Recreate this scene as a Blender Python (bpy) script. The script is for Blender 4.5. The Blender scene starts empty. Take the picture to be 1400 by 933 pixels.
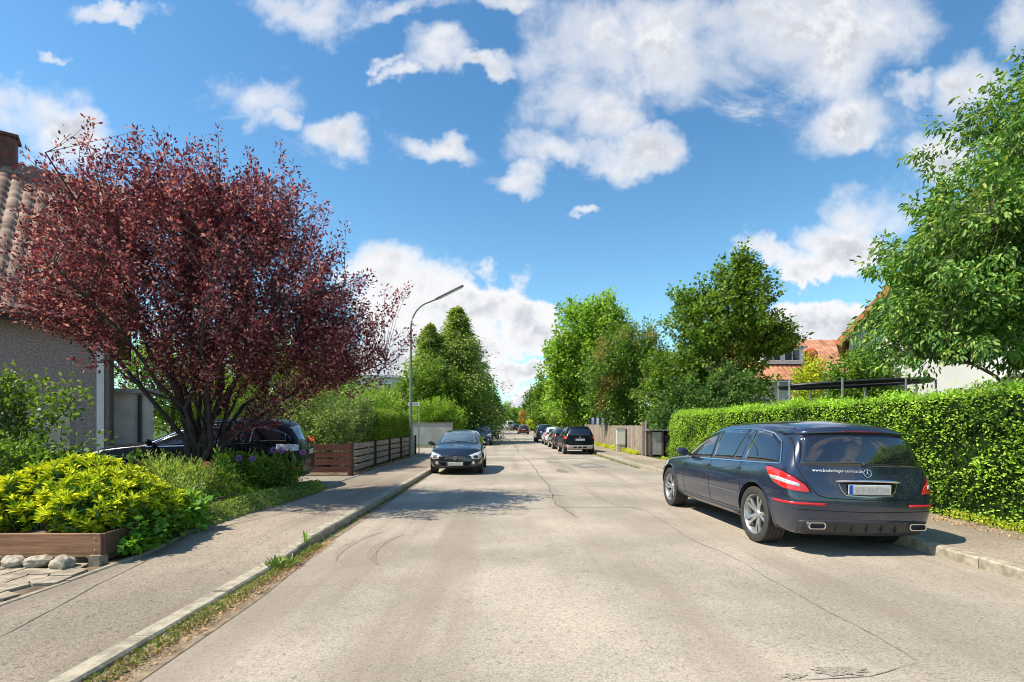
import bpy, bmesh, math, random
import numpy as np
from mathutils import Vector, Matrix
from mathutils.bvhtree import BVHTree
R = math.radians
SC = bpy.context.scene
COL = SC.collection
# ------------------------------------------------------------------ camera
cam_d = bpy.data.cameras.new('camera'); cam = bpy.data.objects.new('camera', cam_d); COL.objects.link(cam)
cam.location = (0, 0, 1.55); cam.rotation_euler = (R(90), 0, 0)
cam_d.lens = 18; cam_d.sensor_width = 36; cam_d.shift_y = 0.084
cam_d.clip_end = 3000; cam_d.clip_start = 0.05
SC.camera = cam
# ------------------------------------------------------------------ exposure
SC.view_settings.view_transform = 'Standard'; SC.view_settings.look = 'None'
SC.view_settings.gamma = 1.0; SC.view_settings.use_curve_mapping = False
SC.view_settings.exposure = 0.80
SC.cycles.use_denoising = True; SC.cycles.filter_width = 1.0; SC.cycles.pixel_filter_type = 'BLACKMAN_HARRIS'
SC.cycles.max_bounces = 6; SC.cycles.diffuse_bounces = 3; SC.cycles.glossy_bounces = 3
SC.cycles.transmission_bounces = 3; SC.cycles.transparent_max_bounces = 4
SC.cycles.sample_clamp_indirect = 6
# ------------------------------------------------------------------ sun
SUN_TO = Vector((-0.72, -0.15, 1.0)).normalized()      # direction from the ground to the sun
sun_d = bpy.data.lights.new('sun', 'SUN'); sun = bpy.data.objects.new('sun', sun_d); COL.objects.link(sun)
sun_d.energy = 4.2; sun_d.angle = R(0.5); sun_d.color = (1.0, 0.91, 0.76)
sun.rotation_euler = SUN_TO.to_track_quat('Z', 'Y').to_euler()
sun.location = (-30, -10, 50)
ELEV = math.asin(SUN_TO.z); AZ = math.atan2(SUN_TO.x, SUN_TO.y)
# ------------------------------------------------------------------ world: sky + clouds
W = bpy.data.worlds.new('World'); SC.world = W; W.use_nodes = True
def wire(nt, a, b): nt.links.new(a, b)
class T:
    """small helper round a node tree"""
    def __init__(s, nt): s.nt = nt
    def n(s, kind, **kw):
        nd = s.nt.nodes.new(kind)
        for k, v in kw.items(): setattr(nd, k, v)
        return nd
    def put(s, nd, i, v):
        sock = nd.inputs[i]
        if isinstance(v, bpy.types.NodeSocket): s.nt.links.new(v, sock)
        else: sock.default_value = v
    def m(s, op, a, b=None, c=None, clamp=False):
        nd = s.n('ShaderNodeMath', operation=op, use_clamp=clamp)
        for i, v in enumerate((a, b, c)):
            if v is not None: s.put(nd, i, v)
        return nd.outputs[0]
    def v(s, op, a, b=None, out=0):
        nd = s.n('ShaderNodeVectorMath', operation=op)
        s.put(nd, 0, a)
        if b is not None:
            if op == 'SCALE': s.put(nd, 3, b)
            else: s.put(nd, 1, b)
        return nd.outputs[out]
    def mixc(s, f, a, b, mode='MIX'):
        nd = s.n('ShaderNodeMix', data_type='RGBA', blend_type=mode)
        s.put(nd, 0, f); s.put(nd, 6, a); s.put(nd, 7, b)
        return nd.outputs[2]
    def noise(s, vec, scale, detail=4, rough=0.5, out=0, dist=0.0):
        nd = s.n('ShaderNodeTexNoise')
        if vec is not None: s.put(nd, 'Vector', vec)
        nd.inputs['Scale'].default_value = scale; nd.inputs['Detail'].default_value = detail
        nd.inputs['Roughness'].default_value = rough; nd.inputs['Distortion'].default_value = dist
        return nd.outputs[out]
    def ramp(s, f, stops, interp='LINEAR'):
        nd = s.n('ShaderNodeValToRGB'); cr = nd.color_ramp; cr.interpolation = interp
        while len(cr.elements) < len(stops): cr.elements.new(0.5)
        for e, (p, c) in zip(cr.elements, stops):
            e.position = p; e.color = (c[0], c[1], c[2], 1) if hasattr(c, '__len__') else (c, c, c, 1)
        s.put(nd, 0, f); return nd.outputs[0]
    def maprange(s, v, a, b, c=0.0, d=1.0, smooth=True):
        nd = s.n('ShaderNodeMapRange', interpolation_type='SMOOTHSTEP' if smooth else 'LINEAR')
        for i, x in enumerate((v, a, b, c, d)): s.put(nd, i, x)
        return nd.outputs[0]
wt = T(W.node_tree); W.node_tree.nodes.clear()
sky = wt.n('ShaderNodeTexSky', sky_type='NISHITA', sun_disc=False)
sky.sun_elevation = ELEV; sky.sun_rotation = AZ; sky.altitude = 500
sky.air_density = 1.0; sky.dust_density = 0.6; sky.ozone_density = 2.2
tc = wt.n('ShaderNodeTexCoord').outputs['Generated']
sep = wt.n('ShaderNodeSeparateXYZ'); wire(W.node_tree, tc, sep.inputs[0])
ay = wt.m('MAXIMUM', wt.m('ABSOLUTE', sep.outputs[1]), 0.22)
u = wt.m('DIVIDE', sep.outputs[0], ay); v_ = wt.m('DIVIDE', sep.outputs[2], ay)
cmb = wt.n('ShaderNodeCombineXYZ'); wire(W.node_tree, u, cmb.inputs[0]); wire(W.node_tree, v_, cmb.inputs[1])
uv = cmb.outputs[0]
wob = wt.v('SCALE', wt.v('SUBTRACT', wt.noise(uv, 3.2, 5, 0.55, out=1), (0.5, 0.5, 0.5)), 0.20)
wob2 = wt.v('SCALE', wt.v('SUBTRACT', wt.noise(uv, 11, 4, 0.6, out=1), (0.5, 0.5, 0.5)), 0.11)
uvw = wt.v('ADD', wt.v('ADD', uv, wob), wob2)
# cumulus positions: (azimuth, height, half sizes) in the sky, tenths of a thousandth of the tangent
BL = [(800,70,95,85),(790,140,80,60),(900,50,150,75),(980,95,90,60),(1060,45,150,70),(1180,30,110,62),(1120,90,80,45),(800,205,95,26),(870,205,48,36),(715,240,45,20),
      (1165,160,80,52),(1235,120,40,25),(1190,195,40,25),(1345,140,75,42),(1398,50,45,60),(1280,215,60,40),(1215,290,75,42),(1150,340,75,36),(1090,365,50,22),(1045,350,45,26),
      (1110,438,72,34),(1160,455,60,30),(1050,470,60,24),(30,150,85,55),(95,190,75,48),(0,110,40,30),(348,132,68,36),(448,190,52,32),(395,160,30,22),
      (150,6,58,14),(75,62,26,8),(420,12,75,34),(585,75,52,30),(655,98,50,16),(545,100,26,14),(525,85,20,10),(600,202,58,20),(570,8,70,20),(700,8,45,16),
      (530,372,60,42),(575,410,80,50),(650,412,75,36),(722,446,52,34),(600,470,95,36),(700,505,62,20),(545,500,50,30),(700,545,60,16),(800,288,20,10),
      (-300,150,220,90),(-500,380,260,60),(1750,200,220,100),(1700,430,200,50),(2200,330,260,90),(-900,200,300,120)]
mx = None
for (px, py, rx, ry) in BL:
    c = ((px - 700) / 700, (584 - py) / 700, 0); s_ = (700 / rx, 700 / ry, 0)
    d = wt.v('MULTIPLY', wt.v('SUBTRACT', uvw, c), s_)
    q = wt.v('DOT_PRODUCT', d, d, out=1)
    e = wt.m('SUBTRACT', 1.0, q)
    if mx is None: mx = e
    else:
        nd = wt.n('ShaderNodeMath', operation='SMOOTH_MAX'); wt.put(nd, 0, mx); wt.put(nd, 1, e); nd.inputs[2].default_value = 0.35; mx = nd.outputs[0]
mx = wt.m('MAXIMUM', mx, -1.4)
f1 = wt.noise(uv, 5.5, 9, 0.56, dist=0.25)
f2 = wt.noise(wt.v('ADD', uv, (0.012, -0.035, 0)), 5.5, 6, 0.56, dist=0.25)
low = wt.maprange(v_, 0.45, 0.22)          # low clouds are solid cumulus, high ones ragged
dens = wt.m('ADD', wt.m('MULTIPLY', mx, wt.m('ADD', 0.72, wt.m('MULTIPLY', low, 0.35))), wt.m('MULTIPLY', wt.m('SUBTRACT', f1, 0.45), wt.m('SUBTRACT', 3.3, wt.m('MULTIPLY', low, 1.0))))
mask = wt.maprange(dens, -0.20, wt.m('SUBTRACT', 1.25, wt.m('MULTIPLY', low, 0.85)))
wisp = wt.noise(wt.v('MULTIPLY', uv, (1.0, 1.6, 1)), 3.0, 8, 0.7, dist=1.2)
mask = wt.m('MAXIMUM', mask, wt.m('MULTIPLY', wt.maprange(wisp, 0.52, 0.78, 0, 0.7), wt.maprange(mx, -1.3, 0.2)))
billow = wt.noise(uv, 17, 5, 0.6, dist=0.2); billow2 = wt.noise(wt.v('ADD', uv, (0.006, -0.016, 0)), 17, 5, 0.6, dist=0.2)
mask = wt.m('MULTIPLY', mask, wt.maprange(sep.outputs[2], 0.0, 0.03))
relief = wt.maprange(wt.m('ADD', wt.m('SUBTRACT', f2, f1), wt.m('MULTIPLY', wt.m('SUBTRACT', billow2, billow), 0.7)), -0.12, 0.12)
thick = wt.maprange(dens, 0.35, 1.5)
shade = wt.m('MULTIPLY', thick, wt.m('SUBTRACT', 1.0, wt.m('MULTIPLY', relief, 0.85)))
ccol = wt.mixc(shade, (0.95, 0.95, 0.97, 1), (0.56, 0.60, 0.68, 1))
CLOUD_GAIN = 4.35
csc = wt.v('SCALE', ccol, CLOUD_GAIN)
SKY_TINT = (0.80, 1.0, 0.93, 1)
skc = wt.mixc(1.0, sky.outputs[0], SKY_TINT, 'MULTIPLY')
hsv = wt.n('ShaderNodeHueSaturation'); hsv.inputs['Saturation'].default_value = 1.04; wt.put(hsv, 'Color', skc)
deep = wt.mixc(wt.maprange(sep.outputs[2], 0.05, 0.65), (1.0, 1.0, 1.0, 1), (0.62, 0.78, 0.92, 1))
final = wt.mixc(mask, wt.mixc(1.0, hsv.outputs[0], deep, 'MULTIPLY'), csc)
bg = wt.n('ShaderNodeBackground'); wt.put(bg, 0, final); bg.inputs[1].default_value = 0.135
wo = wt.n('ShaderNodeOutputWorld'); wire(W.node_tree, bg.outputs[0], wo.inputs[0])
W.cycles.sampling_method = 'MANUAL'; W.cycles.sample_map_resolution = 512

# ------------------------------------------------------------------ materials
def newmat(name):
    m = bpy.data.materials.new(name); m.use_nodes = True; m.node_tree.nodes.clear()
    return m, T(m.node_tree)
def out(t, sh, disp=None):
    o = t.n('ShaderNodeOutputMaterial'); t.put(o, 0, sh)
def bump(t, h, strength=0.5, dist=0.01):
    b = t.n('ShaderNodeBump'); b.inputs['Strength'].default_value = strength; b.inputs['Distance'].default_value = dist
    t.put(b, 'Height', h); return b.outputs[0]
def princ(t, col, rough=0.6, metal=0.0, spec=0.5, normal=None, coat=0.0, trans=0.0):
    p = t.n('ShaderNodeBsdfPrincipled'); t.put(p, 'Base Color', col if isinstance(col, bpy.types.NodeSocket) else (*col[:3], 1))
    t.put(p, 'Roughness', rough); t.put(p, 'Metallic', metal); t.put(p, 'Specular IOR Level', spec)
    if normal is not None: t.put(p, 'Normal', normal)
    if coat: p.inputs['Coat Weight'].default_value = coat; p.inputs['Coat Roughness'].default_value = 0.03
    return p.outputs[0]
def mul(c, k): return tuple(x * k for x in c[:3])
def mat(name, col, rough=0.6, metal=0.0, spec=0.5, var=0.25, scale=6.0, bmp=0.0, bscale=60, coat=0.0, dirt=None):
    m, t = newmat(name); oc = t.n('ShaderNodeTexCoord').outputs['Object']
    n1 = t.noise(oc, scale, 5, 0.6)
    c = t.mixc(t.maprange(n1, 0.3, 0.7), (*mul(col, 1 - var), 1), (*mul(col, 1 + var), 1))
    if dirt: c = t.mixc(t.maprange(t.noise(oc, scale * 0.6, 6, 0.7), 0.5, 0.75, 0, dirt[1]), c, (*dirt[0], 1))
    nrm = bump(t, t.noise(oc, bscale, 4, 0.6), bmp, 0.01) if bmp else None
    r = t.m('ADD', rough, t.m('MULTIPLY', t.m('SUBTRACT', n1, 0.5), 0.15), clamp=True)
    out(t, princ(t, c, r, metal, spec, nrm, coat)); return m
def woodmat(name, col, axis=0, rough=.7, grain=.45, dirt=None, dk=.6):
    m, t = newmat(name); oc = t.n('ShaderNodeTexCoord').outputs['Object']
    mp = t.n('ShaderNodeMapping'); t.put(mp, 0, oc); sc = [14, 14, 14]; sc[axis] = .9; mp.inputs['Scale'].default_value = sc
    g = t.noise(mp.outputs[0], 1.6, 6, .65, dist=.6); g2 = t.noise(mp.outputs[0], 7, 3, .6)
    c = t.mixc(t.maprange(g, .32, .68), (*mul(col, 1 - grain), 1), (*mul(col, 1 + grain * .7), 1))
    c = t.mixc(t.maprange(g2, .55, .75, 0, .35), c, (*mul(col, dk * .5), 1))
    if dirt: c = t.mixc(t.maprange(t.noise(oc, 2.2, 6, .7), .5, .75, 0, dirt[1]), c, (*dirt[0], 1))
    out(t, princ(t, c, rough, 0, .4, bump(t, g2, .35, .004))); return m
def leafmat(name, cols, trans=0.35, rough=0.45, gloss=0.3, patch=0.0, patchcol=None, pscale=0.5, gain=2.0, tcol=(1.25, 1.2, 0.6)):
    m, t = newmat(name)
    rnd = t.n('ShaderNodeNewGeometry').outputs['Random Per Island']
    stops = [(i / max(1, len(cols) - 1), mul(c, gain)) for i, c in enumerate(cols)]
    c = t.ramp(rnd, stops)
    oc = t.n('ShaderNodeTexCoord').outputs['Object']
    k = t.maprange(t.noise(oc, 0.9, 3, 0.5), 0.3, 0.7, 0.80, 1.2)
    c = t.v('SCALE', c, k)
    if patchcol:
        c = t.mixc(t.maprange(t.noise(oc, pscale, 3, 0.6), 0.48, 0.62, 0, patch), c, (*patchcol, 1))
    d = t.n('ShaderNodeBsdfDiffuse'); t.put(d, 0, c)
    tr = t.n('ShaderNodeBsdfTranslucent'); t.put(tr, 0, t.v('MULTIPLY', c, tcol))
    mx_ = t.n('ShaderNodeMixShader'); mx_.inputs[0].default_value = trans; t.put(mx_, 1, d.outputs[0]); t.put(mx_, 2, tr.outputs[0])
    g = t.n('ShaderNodeBsdfGlossy'); g.inputs['Roughness'].default_value = rough
    fr = t.n('ShaderNodeFresnel'); fr.inputs[0].default_value = 1.4
    m2 = t.n('ShaderNodeMixShader'); t.put(m2, 0, t.m('MINIMUM', t.m('MULTIPLY', fr.outputs[0], gloss), 0.03 + 0.05 * gloss)); t.put(m2, 1, mx_.outputs[0]); t.put(m2, 2, g.outputs[0])
    out(t, m2.outputs[0]); return m

# ------------------------------------------------------------------ object helpers
def setp(o, label=None, cat=None, group=None, kind=None):
    if label: o['label'] = label
    if cat: o['category'] = cat
    if group: o['group'] = group
    if kind: o['kind'] = kind
    return o
def root(name, label, cat, loc=(0, 0, 0), rz=0.0, group=None):
    o = bpy.data.objects.new(name, None); COL.objects.link(o); o.empty_display_size = 0.3
    o.location = loc; o.rotation_euler = (0, 0, rz); return setp(o, label, cat, group)
def link(name, me, mats, parent=None, label=None):
    o = bpy.data.objects.new(name, me); COL.objects.link(o)
    if mats is not None:
        for m in (mats if isinstance(mats, (list, tuple)) else [mats]): me.materials.append(m)
    if parent is not None: o.parent = parent
    if label: o['label'] = label
    return o
def structure(name, me, m):
    o = link(name, me, m); o['kind'] = 'structure'; return o
def copy_tree(o, parent=None):
    c = o.copy(); COL.objects.link(c)
    if parent is not None: c.parent = parent; c.matrix_parent_inverse = o.matrix_parent_inverse
    for ch in list(o.children): copy_tree(ch, c)
    return c
def npmesh(name, V, F, smooth=False):
    """V (n,3), F (m,k) all faces of k corners"""
    V = np.asarray(V, dtype=np.float32); F = np.asarray(F, dtype=np.int32)
    me = bpy.data.meshes.new(name); m, k = F.shape
    me.vertices.add(len(V)); me.vertices.foreach_set('co', V.ravel())
    me.loops.add(m * k); me.loops.foreach_set('vertex_index', F.ravel())
    me.polygons.add(m); me.polygons.foreach_set('loop_start', np.arange(0, m * k, k, dtype=np.int32))
    if smooth: me.polygons.foreach_set('use_smooth', np.ones(m, dtype=bool))
    me.update(calc_edges=True); return me
class MB:
    """mesh builder"""
    def __init__(s): s.V = []; s.F = []; s.M = []; s.mi = 0
    def add(s, V, F):
        b = len(s.V); s.V += [tuple(v) for v in V]; s.F += [tuple(i + b for i in f) for f in F]; s.M += [s.mi] * len(F)
    def box(s, c, d, rz=0.0, taper=1.0, mtx=None):
        x, y, z = d[0] / 2, d[1] / 2, d[2] / 2; vs = []
        for sz in (-1, 1):
            k = taper if sz > 0 else 1.0
            for sx, sy in ((-1, -1), (1, -1), (1, 1), (-1, 1)):
                p = Vector((sx * x * k, sy * y * k, sz * z))
                if mtx: p = mtx @ p
                if rz: p = Matrix.Rotation(rz, 3, 'Z') @ p
                vs.append((p.x + c[0], p.y + c[1], p.z + c[2]))
        s.add(vs, [(0, 3, 2, 1), (4, 5, 6, 7), (0, 1, 5, 4), (1, 2, 6, 5), (2, 3, 7, 6), (3, 0, 4, 7)])
    def beam(s, a, b, w, h, up=(0, 0, 1)):
        a, b = Vector(a), Vector(b); d = (b - a); L = d.length; d.normalize()
        sd = d.cross(Vector(up)).normalized(); u_ = sd.cross(d)
        vs = []
        for p in (a, b):
            for i, j in ((-1, -1), (1, -1), (1, 1), (-1, 1)): vs.append(p + sd * (i * w / 2) + u_ * (j * h / 2))
        s.add(vs, [(0, 1, 2, 3), (7, 6, 5, 4), (0, 4, 5, 1), (1, 5, 6, 2), (2, 6, 7, 3), (3, 7, 4, 0)])
    def tube(s, pts, rad, n=8, cap=True):
        pts = [Vector(p) for p in pts]; k = len(pts)
        if not hasattr(rad, '__len__'): rad = [rad] * k
        ref = Vector((0, 0, 1)); vs = []; fs = []
        for i, p in enumerate(pts):
            t = (pts[min(i + 1, k - 1)] - pts[max(i - 1, 0)]).normalized()
            if abs(t.dot(ref)) > 0.95: r0 = Vector((1, 0, 0))
            else: r0 = ref
            a = t.cross(r0).normalized(); b = t.cross(a)
            for j in range(n):
                w = 2 * math.pi * j / n; vs.append(p + (a * math.cos(w) + b * math.sin(w)) * rad[i])
        for i in range(k - 1):
            for j in range(n):
                fs.append((i * n + j, i * n + (j + 1) % n, (i + 1) * n + (j + 1) % n, (i + 1) * n + j))
        if cap:
            fs.append(tuple(range(n))); fs.append(tuple((k - 1) * n + j for j in range(n))[::-1])
        s.add(vs, fs)
    def lathe(s, prof, n=32, axis='Z', c=(0, 0, 0), cap=False):
        vs = []; fs = []; k = len(prof)
        for (r, h) in prof:
            for j in range(n):
                w = 2 * math.pi * j / n; x, y = r * math.cos(w), r * math.sin(w)
                p = (x, y, h) if axis == 'Z' else (x, h, y)
                vs.append((p[0] + c[0], p[1] + c[1], p[2] + c[2]))
        for i in range(k - 1):
            for j in range(n): fs.append((i * n + j, i * n + (j + 1) % n, (i + 1) * n + (j + 1) % n, (i + 1) * n + j))
        if cap: fs.append(tuple(range(n))); fs.append(tuple((k - 1) * n + j for j in range(n)))
        s.add(vs, fs)
    def prism(s, poly, h, z=0.0):
        n = len(poly); vs = [(p[0], p[1], z) for p in poly] + [(p[0], p[1], z + h) for p in poly]
        s.add(vs, [tuple(range(n))[::-1], tuple(range(n, 2 * n))] + [(i, (i + 1) % n, (i + 1) % n + n, i + n) for i in range(n)])
    def mesh(s, name, smooth=False, angle=None):
        me = bpy.data.meshes.new(name); me.from_pydata(s.V, [], s.F); me.update()
        if any(s.M): me.polygons.foreach_set('material_index', s.M)
        bm = bmesh.new(); bm.from_mesh(me); bmesh.ops.recalc_face_normals(bm, faces=bm.faces)
        if smooth:
            for f in bm.faces: f.smooth = True
            a = R(angle or 40)
            for e in bm.edges:
                if len(e.link_faces) == 2 and e.calc_face_angle(0) > a: e.smooth = False
        bm.to_mesh(me); bm.free(); return me
    def obj(s, name, m, parent=None, smooth=False, angle=None, label=None):
        return link(name, s.mesh(name, smooth, angle), m, parent, label)
def bevel(o, w=0.01, seg=2):
    """real bevel baked in the mesh"""
    bm = bmesh.new(); bm.from_mesh(o.data)
    es = [e for e in bm.edges if len(e.link_faces) == 2 and e.calc_face_angle(0) > R(35)]
    bmesh.ops.bevel(bm, geom=es, offset=w, segments=seg, affect='EDGES', clamp_overlap=True)
    bm.to_mesh(o.data); bm.free(); return o

# ------------------------------------------------------------------ lie of the land
def zt(y):
    y = min(max(y, -400), 185); 
    if y < 26: return 0.0
    if y < 34: return 0.01 * (y - 26) ** 2 / 16
    return 0.04 + 0.0088 * (y - 34)
def hermite(xs, ys):
    xs = np.array(xs, float); ys = np.array(ys, float); m = np.gradient(ys, xs)
    def f(x):
        x = min(max(x, xs[0]), xs[-1]); i = min(int(np.searchsorted(xs, x, side='right')) - 1, len(xs) - 2)
        h = xs[i + 1] - xs[i]; t = (x - xs[i]) / h
        return float((2*t**3-3*t*t+1)*ys[i] + (t**3-2*t*t+t)*h*m[i] + (-2*t**3+3*t*t)*ys[i+1] + (t**3-t*t)*h*m[i+1])
    return f
XL = hermite([-40, 0, 8, 16, 30, 60, 80, 100, 125, 160, 220], [-2.5, -2.58, -2.62, -2.72, -3.0, -3.6, -4.3, -5.6, -8.2, -14, -28])
XR = hermite([-40, 0, 8, 20, 30, 60, 80, 100, 125, 160, 220], [5.4, 5.15, 5.08, 4.88, 4.72, 4.25, 3.6, 2.3, -0.3, -6, -20])
# ------------------------------------------------------------------ ground surfaces
def sheet(name, xa, xb, y0, y1, m, zoff=0.0, dy=1.0, nx=6, thick=None):
    fa = xa if callable(xa) else (lambda y: xa); fb = xb if callable(xb) else (lambda y: xb)
    fz = zoff if callable(zoff) else (lambda y: zoff)
    ys = np.linspace(y0, y1, max(2, int(abs(y1 - y0) / dy) + 1)); V = []; F = []
    for y in ys:
        a, b = fa(y), fb(y)
        for i in range(nx + 1): V.append((a + (b - a) * i / nx, y, zt(y) + fz(y)))
    for j in range(len(ys) - 1):
        for i in range(nx):
            k = j * (nx + 1) + i; F.append((k, k + 1, k + nx + 2, k + nx + 1))
    me = npmesh(name, V, F, True)
    return structure(name, me, m)
def asphalt(name, base, speck=1.0, warm=(0.25, 0.2, 0.15)):
    m, t = newmat(name); oc = t.n('ShaderNodeTexCoord').outputs['Object']
    big = t.noise(oc, 0.35, 5, 0.55); mid = t.noise(oc, 2.2, 6, 0.65)
    vo = t.n('ShaderNodeTexVoronoi'); vo.inputs['Scale'].default_value = 95; t.put(vo, 'Vector', oc)
    sepc = t.n('ShaderNodeSeparateColor'); t.put(sepc, 0, vo.outputs['Color'])
    vo2 = t.n('ShaderNodeTexVoronoi'); vo2.inputs['Scale'].default_value = 42; t.put(vo2, 'Vector', oc)
    sep2 = t.n('ShaderNodeSeparateColor'); t.put(sep2, 0, vo2.outputs['Color'])
    c = t.mixc(t.maprange(big, 0.35, 0.65), (*mul(base, 0.76), 1), (*mul(base, 1.15), 1))
    c = t.mixc(t.maprange(mid, 0.45, 0.75, 0, 0.22), c, (base[0] * 0.78, base[1] * 0.70, base[2] * 0.62, 1))
    grain = t.ramp(sepc.outputs[0], [(0.0, mul((1, 1, 1), 1 - 0.66 * speck)), (0.22, mul((1, 1, 1), 1 - 0.30 * speck)), (0.5, (1, 1, 1)), (0.85, mul((1.0, .98, .95), 1 + 0.26 * speck)), (1.0, mul((1.0, .98, .95), 1 + 0.58 * speck))])
    c = t.mixc(0.85, c, grain, 'MULTIPLY')
    fleck = t.maprange(sep2.outputs[1], 0.965, 0.985, 0, 0.6 * speck, False)
    c = t.mixc(fleck, c, (0.035, 0.03, 0.028, 1))
    # long wear streaks along the street
    mp = t.n('ShaderNodeMapping'); t.put(mp, 0, oc); mp.inputs['Scale'].default_value = (1.1, 0.07, 1)
    st = t.noise(mp.outputs[0], 1.0, 4, 0.6)
    c = t.mixc(t.maprange(st, 0.46, 0.66, 0, 0.55), c, (base[0] * 0.60, base[1] * 0.56, base[2] * 0.53, 1))
    # fine crack veins
    vw = t.v('ADD', oc, t.v('SCALE', t.noise(oc, 1.4, 4, 0.6, out=1), 1.1))
    vc = t.n('ShaderNodeTexVoronoi', feature='DISTANCE_TO_EDGE'); vc.inputs['Scale'].default_value = 0.30; t.put(vc, 'Vector', vw)
    ck = t.m('MULTIPLY', t.maprange(vc.outputs[0], 0.0, 0.0030, 1, 0, False), t.maprange(t.noise(oc, 0.5, 2, 0.5), 0.52, 0.62, 0, 0.55))
    c = t.mixc(ck, c, (0.06, 0.05, 0.045, 1))
    h = t.m('ADD', t.m('MULTIPLY', sepc.outputs[0], 0.5), t.noise(oc, 160, 2, 0.5))
    out(t, princ(t, c, 0.88, 0, 0.25, bump(t, h, 0.3, 0.004))); return m
M_road = asphalt('road_asphalt', (0.375, 0.325, 0.265), 0.55)
M_walk = asphalt('sidewalk_asphalt', (0.30, 0.253, 0.20), 0.75)
M_walk_r = asphalt('sidewalk_asphalt_right', (0.33, 0.275, 0.21), 0.75)
M_drive = asphalt('driveway_surface', (0.30, 0.27, 0.22), 0.6)
M_conc = mat('kerb_concrete', (0.34, 0.30, 0.225), 0.9, var=0.32, scale=11, bmp=0.5, bscale=90, dirt=((0.15, 0.125, 0.09), 0.8))
M_conc2 = mat('edging_concrete', (0.28, 0.24, 0.175), 0.9, var=0.35, scale=11, bmp=0.5, bscale=80, dirt=((0.14, 0.12, 0.08), 0.8))
M_soil = mat('soil', (0.13, 0.095, 0.06), 0.95, var=0.45, scale=5, bmp=0.8, bscale=40)
M_tar = mat('tar', (0.15, 0.13, 0.11), 0.8, var=0.3, scale=6, bmp=0.3)
M_patch = mat('asphalt_patch', (0.20, 0.18, 0.155), 0.9, var=0.3, scale=60, bmp=0.6, bscale=150)
M_iron = mat('cast_iron', (0.10, 0.09, 0.08), 0.55, 0.6, var=0.3, scale=20, bmp=0.4)
mg, t = newmat('garden_grass'); oc = t.n('ShaderNodeTexCoord').outputs['Object']
c = t.ramp(t.noise(oc, 1.5, 8, 0.7), [(0.3, (0.03, 0.055, 0.015)), (0.5, (0.06, 0.10, 0.02)), (0.7, (0.12, 0.15, 0.04))])
out(t, princ(t, c, 0.95, 0, 0.1, bump(t, t.noise(oc, 30, 6, 0.7), 0.9, 0.05))); M_grass = mg

# one base sheet to the horizon (gentle rise up the street)
V = []; F = []
ys = list(range(-400, -20, 40)) + list(range(-20, 200, 4)) + list(range(200, 1500, 100)); xs = [-1400, -600, -250, -100, -50, -25, -12, 0, 12, 25, 50, 100, 250, 600, 1400]
for y in ys:
    for x in xs: V.append((x, y, zt(y) - 0.06))
nx = len(xs)
for j in range(len(ys) - 1):
    for i in range(nx - 1):
        k = j * nx + i; F.append((k, k + 1, k + nx + 1, k + nx))
structure('ground', npmesh('ground', V, F, True), M_grass)

sheet('road', lambda y: XL(y), lambda y: XR(y), -25, 215, M_road, 0.0, 1.5, 8)
SY0, SY1 = 28.5, 36.5          # side street opening on the left
sheet('side_street', lambda y: -42, lambda y: XL(y), SY0, SY1, M_road, 0.0, 1.0, 12)
def kz(y):                      # lowered kerb near the viewer rises at 6.7 m
    return 0.045 if y < 6.3 else (0.125 if y > 6.75 else 0.045 + 0.08 * (y - 6.3) / 0.45)
LW = lambda y: -4.30 - 0.019 * max(0, y - 5)      # garden side of the left pavement
sheet('sidewalk', LW, lambda y: XL(y) - 0.15, -20, SY0 - 1.2, M_walk, lambda y: kz(y) - 0.004, 0.45, 5)
sheet('sidewalk', lambda y: XL(y) - 1.35, lambda y: XL(y) - 0.15, SY1 + 1.0, 210, M_walk, 0.115, 2, 3)
RW = lambda y: XR(y) + (1.92 if y < 22 else 1.75)
sheet('sidewalk', lambda y: XR(y) + 0.15, RW, -20, 210, M_walk_r, 0.118, 1.5, 4)
sheet('garden_ground', lambda y: -42, lambda y: LW(y) - 0.001, -20, SY0 - 1.3, M_soil, lambda y: kz(y) - 0.012, 1.0, 20)
sheet('garden_ground', lambda y: -60, lambda y: XL(y) - 1.35, SY1 + 1.2, 215, M_grass, 0.10, 2, 12)
sheet('garden_ground', RW, lambda y: 70, -20, 215, M_grass, 0.105, 2, 14)
M_drive_sheet = sheet('driveway', lambda y: -13, lambda y: LW(y) - 0.05, 9.2, 14.9, M_drive, 0.128, 0.6, 8)

# kerb stones with open joints
def kerb(name, fx, side, y0, y1, fz, w=0.15, m=M_conc, L=1.0, seed=1):
    rr = random.Random(seed); mb = MB(); y = y0
    while y < y1:
        l = L; a, b = y + 0.006, y + l - 0.006; g = rr.uniform(-0.004, 0.004); g2 = rr.uniform(-0.004, 0.004)
        vs = []
        for (yy, gg) in ((a, g), (b, g2)):
            x = fx(yy); z0 = zt(yy) - 0.1; z1 = zt(yy) + fz(yy) + gg; s = side; c_ = 0.018
            vs += [(x, yy, z0), (x, yy, z1 - c_), (x + s * c_, yy, z1), (x + s * w, yy, z1), (x + s * w, yy, z0)]
        mb.add(vs, [(0, 1, 6, 5), (1, 2, 7, 6), (2, 3, 8, 7), (3, 4, 9, 8), (0, 4, 3, 2, 1), (5, 6, 7, 8, 9)]); y += l
    o = mb.obj(name, m); o['kind'] = 'structure'; return o
kerb('kerb', lambda y: XL(y), -1, -8.3, SY0 - 1.4, kz, seed=3)
kerb('kerb', lambda y: XL(y), -1, SY1 + 1.2, 170, lambda y: 0.12, L=2.0, seed=4)
kerb('kerb', lambda y: XR(y), 1, -8.4, 60, lambda y: 0.125, seed=5)
kerb('kerb', lambda y: XR(y), 1, 60, 170, lambda y: 0.125, L=2.0, seed=6)
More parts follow.
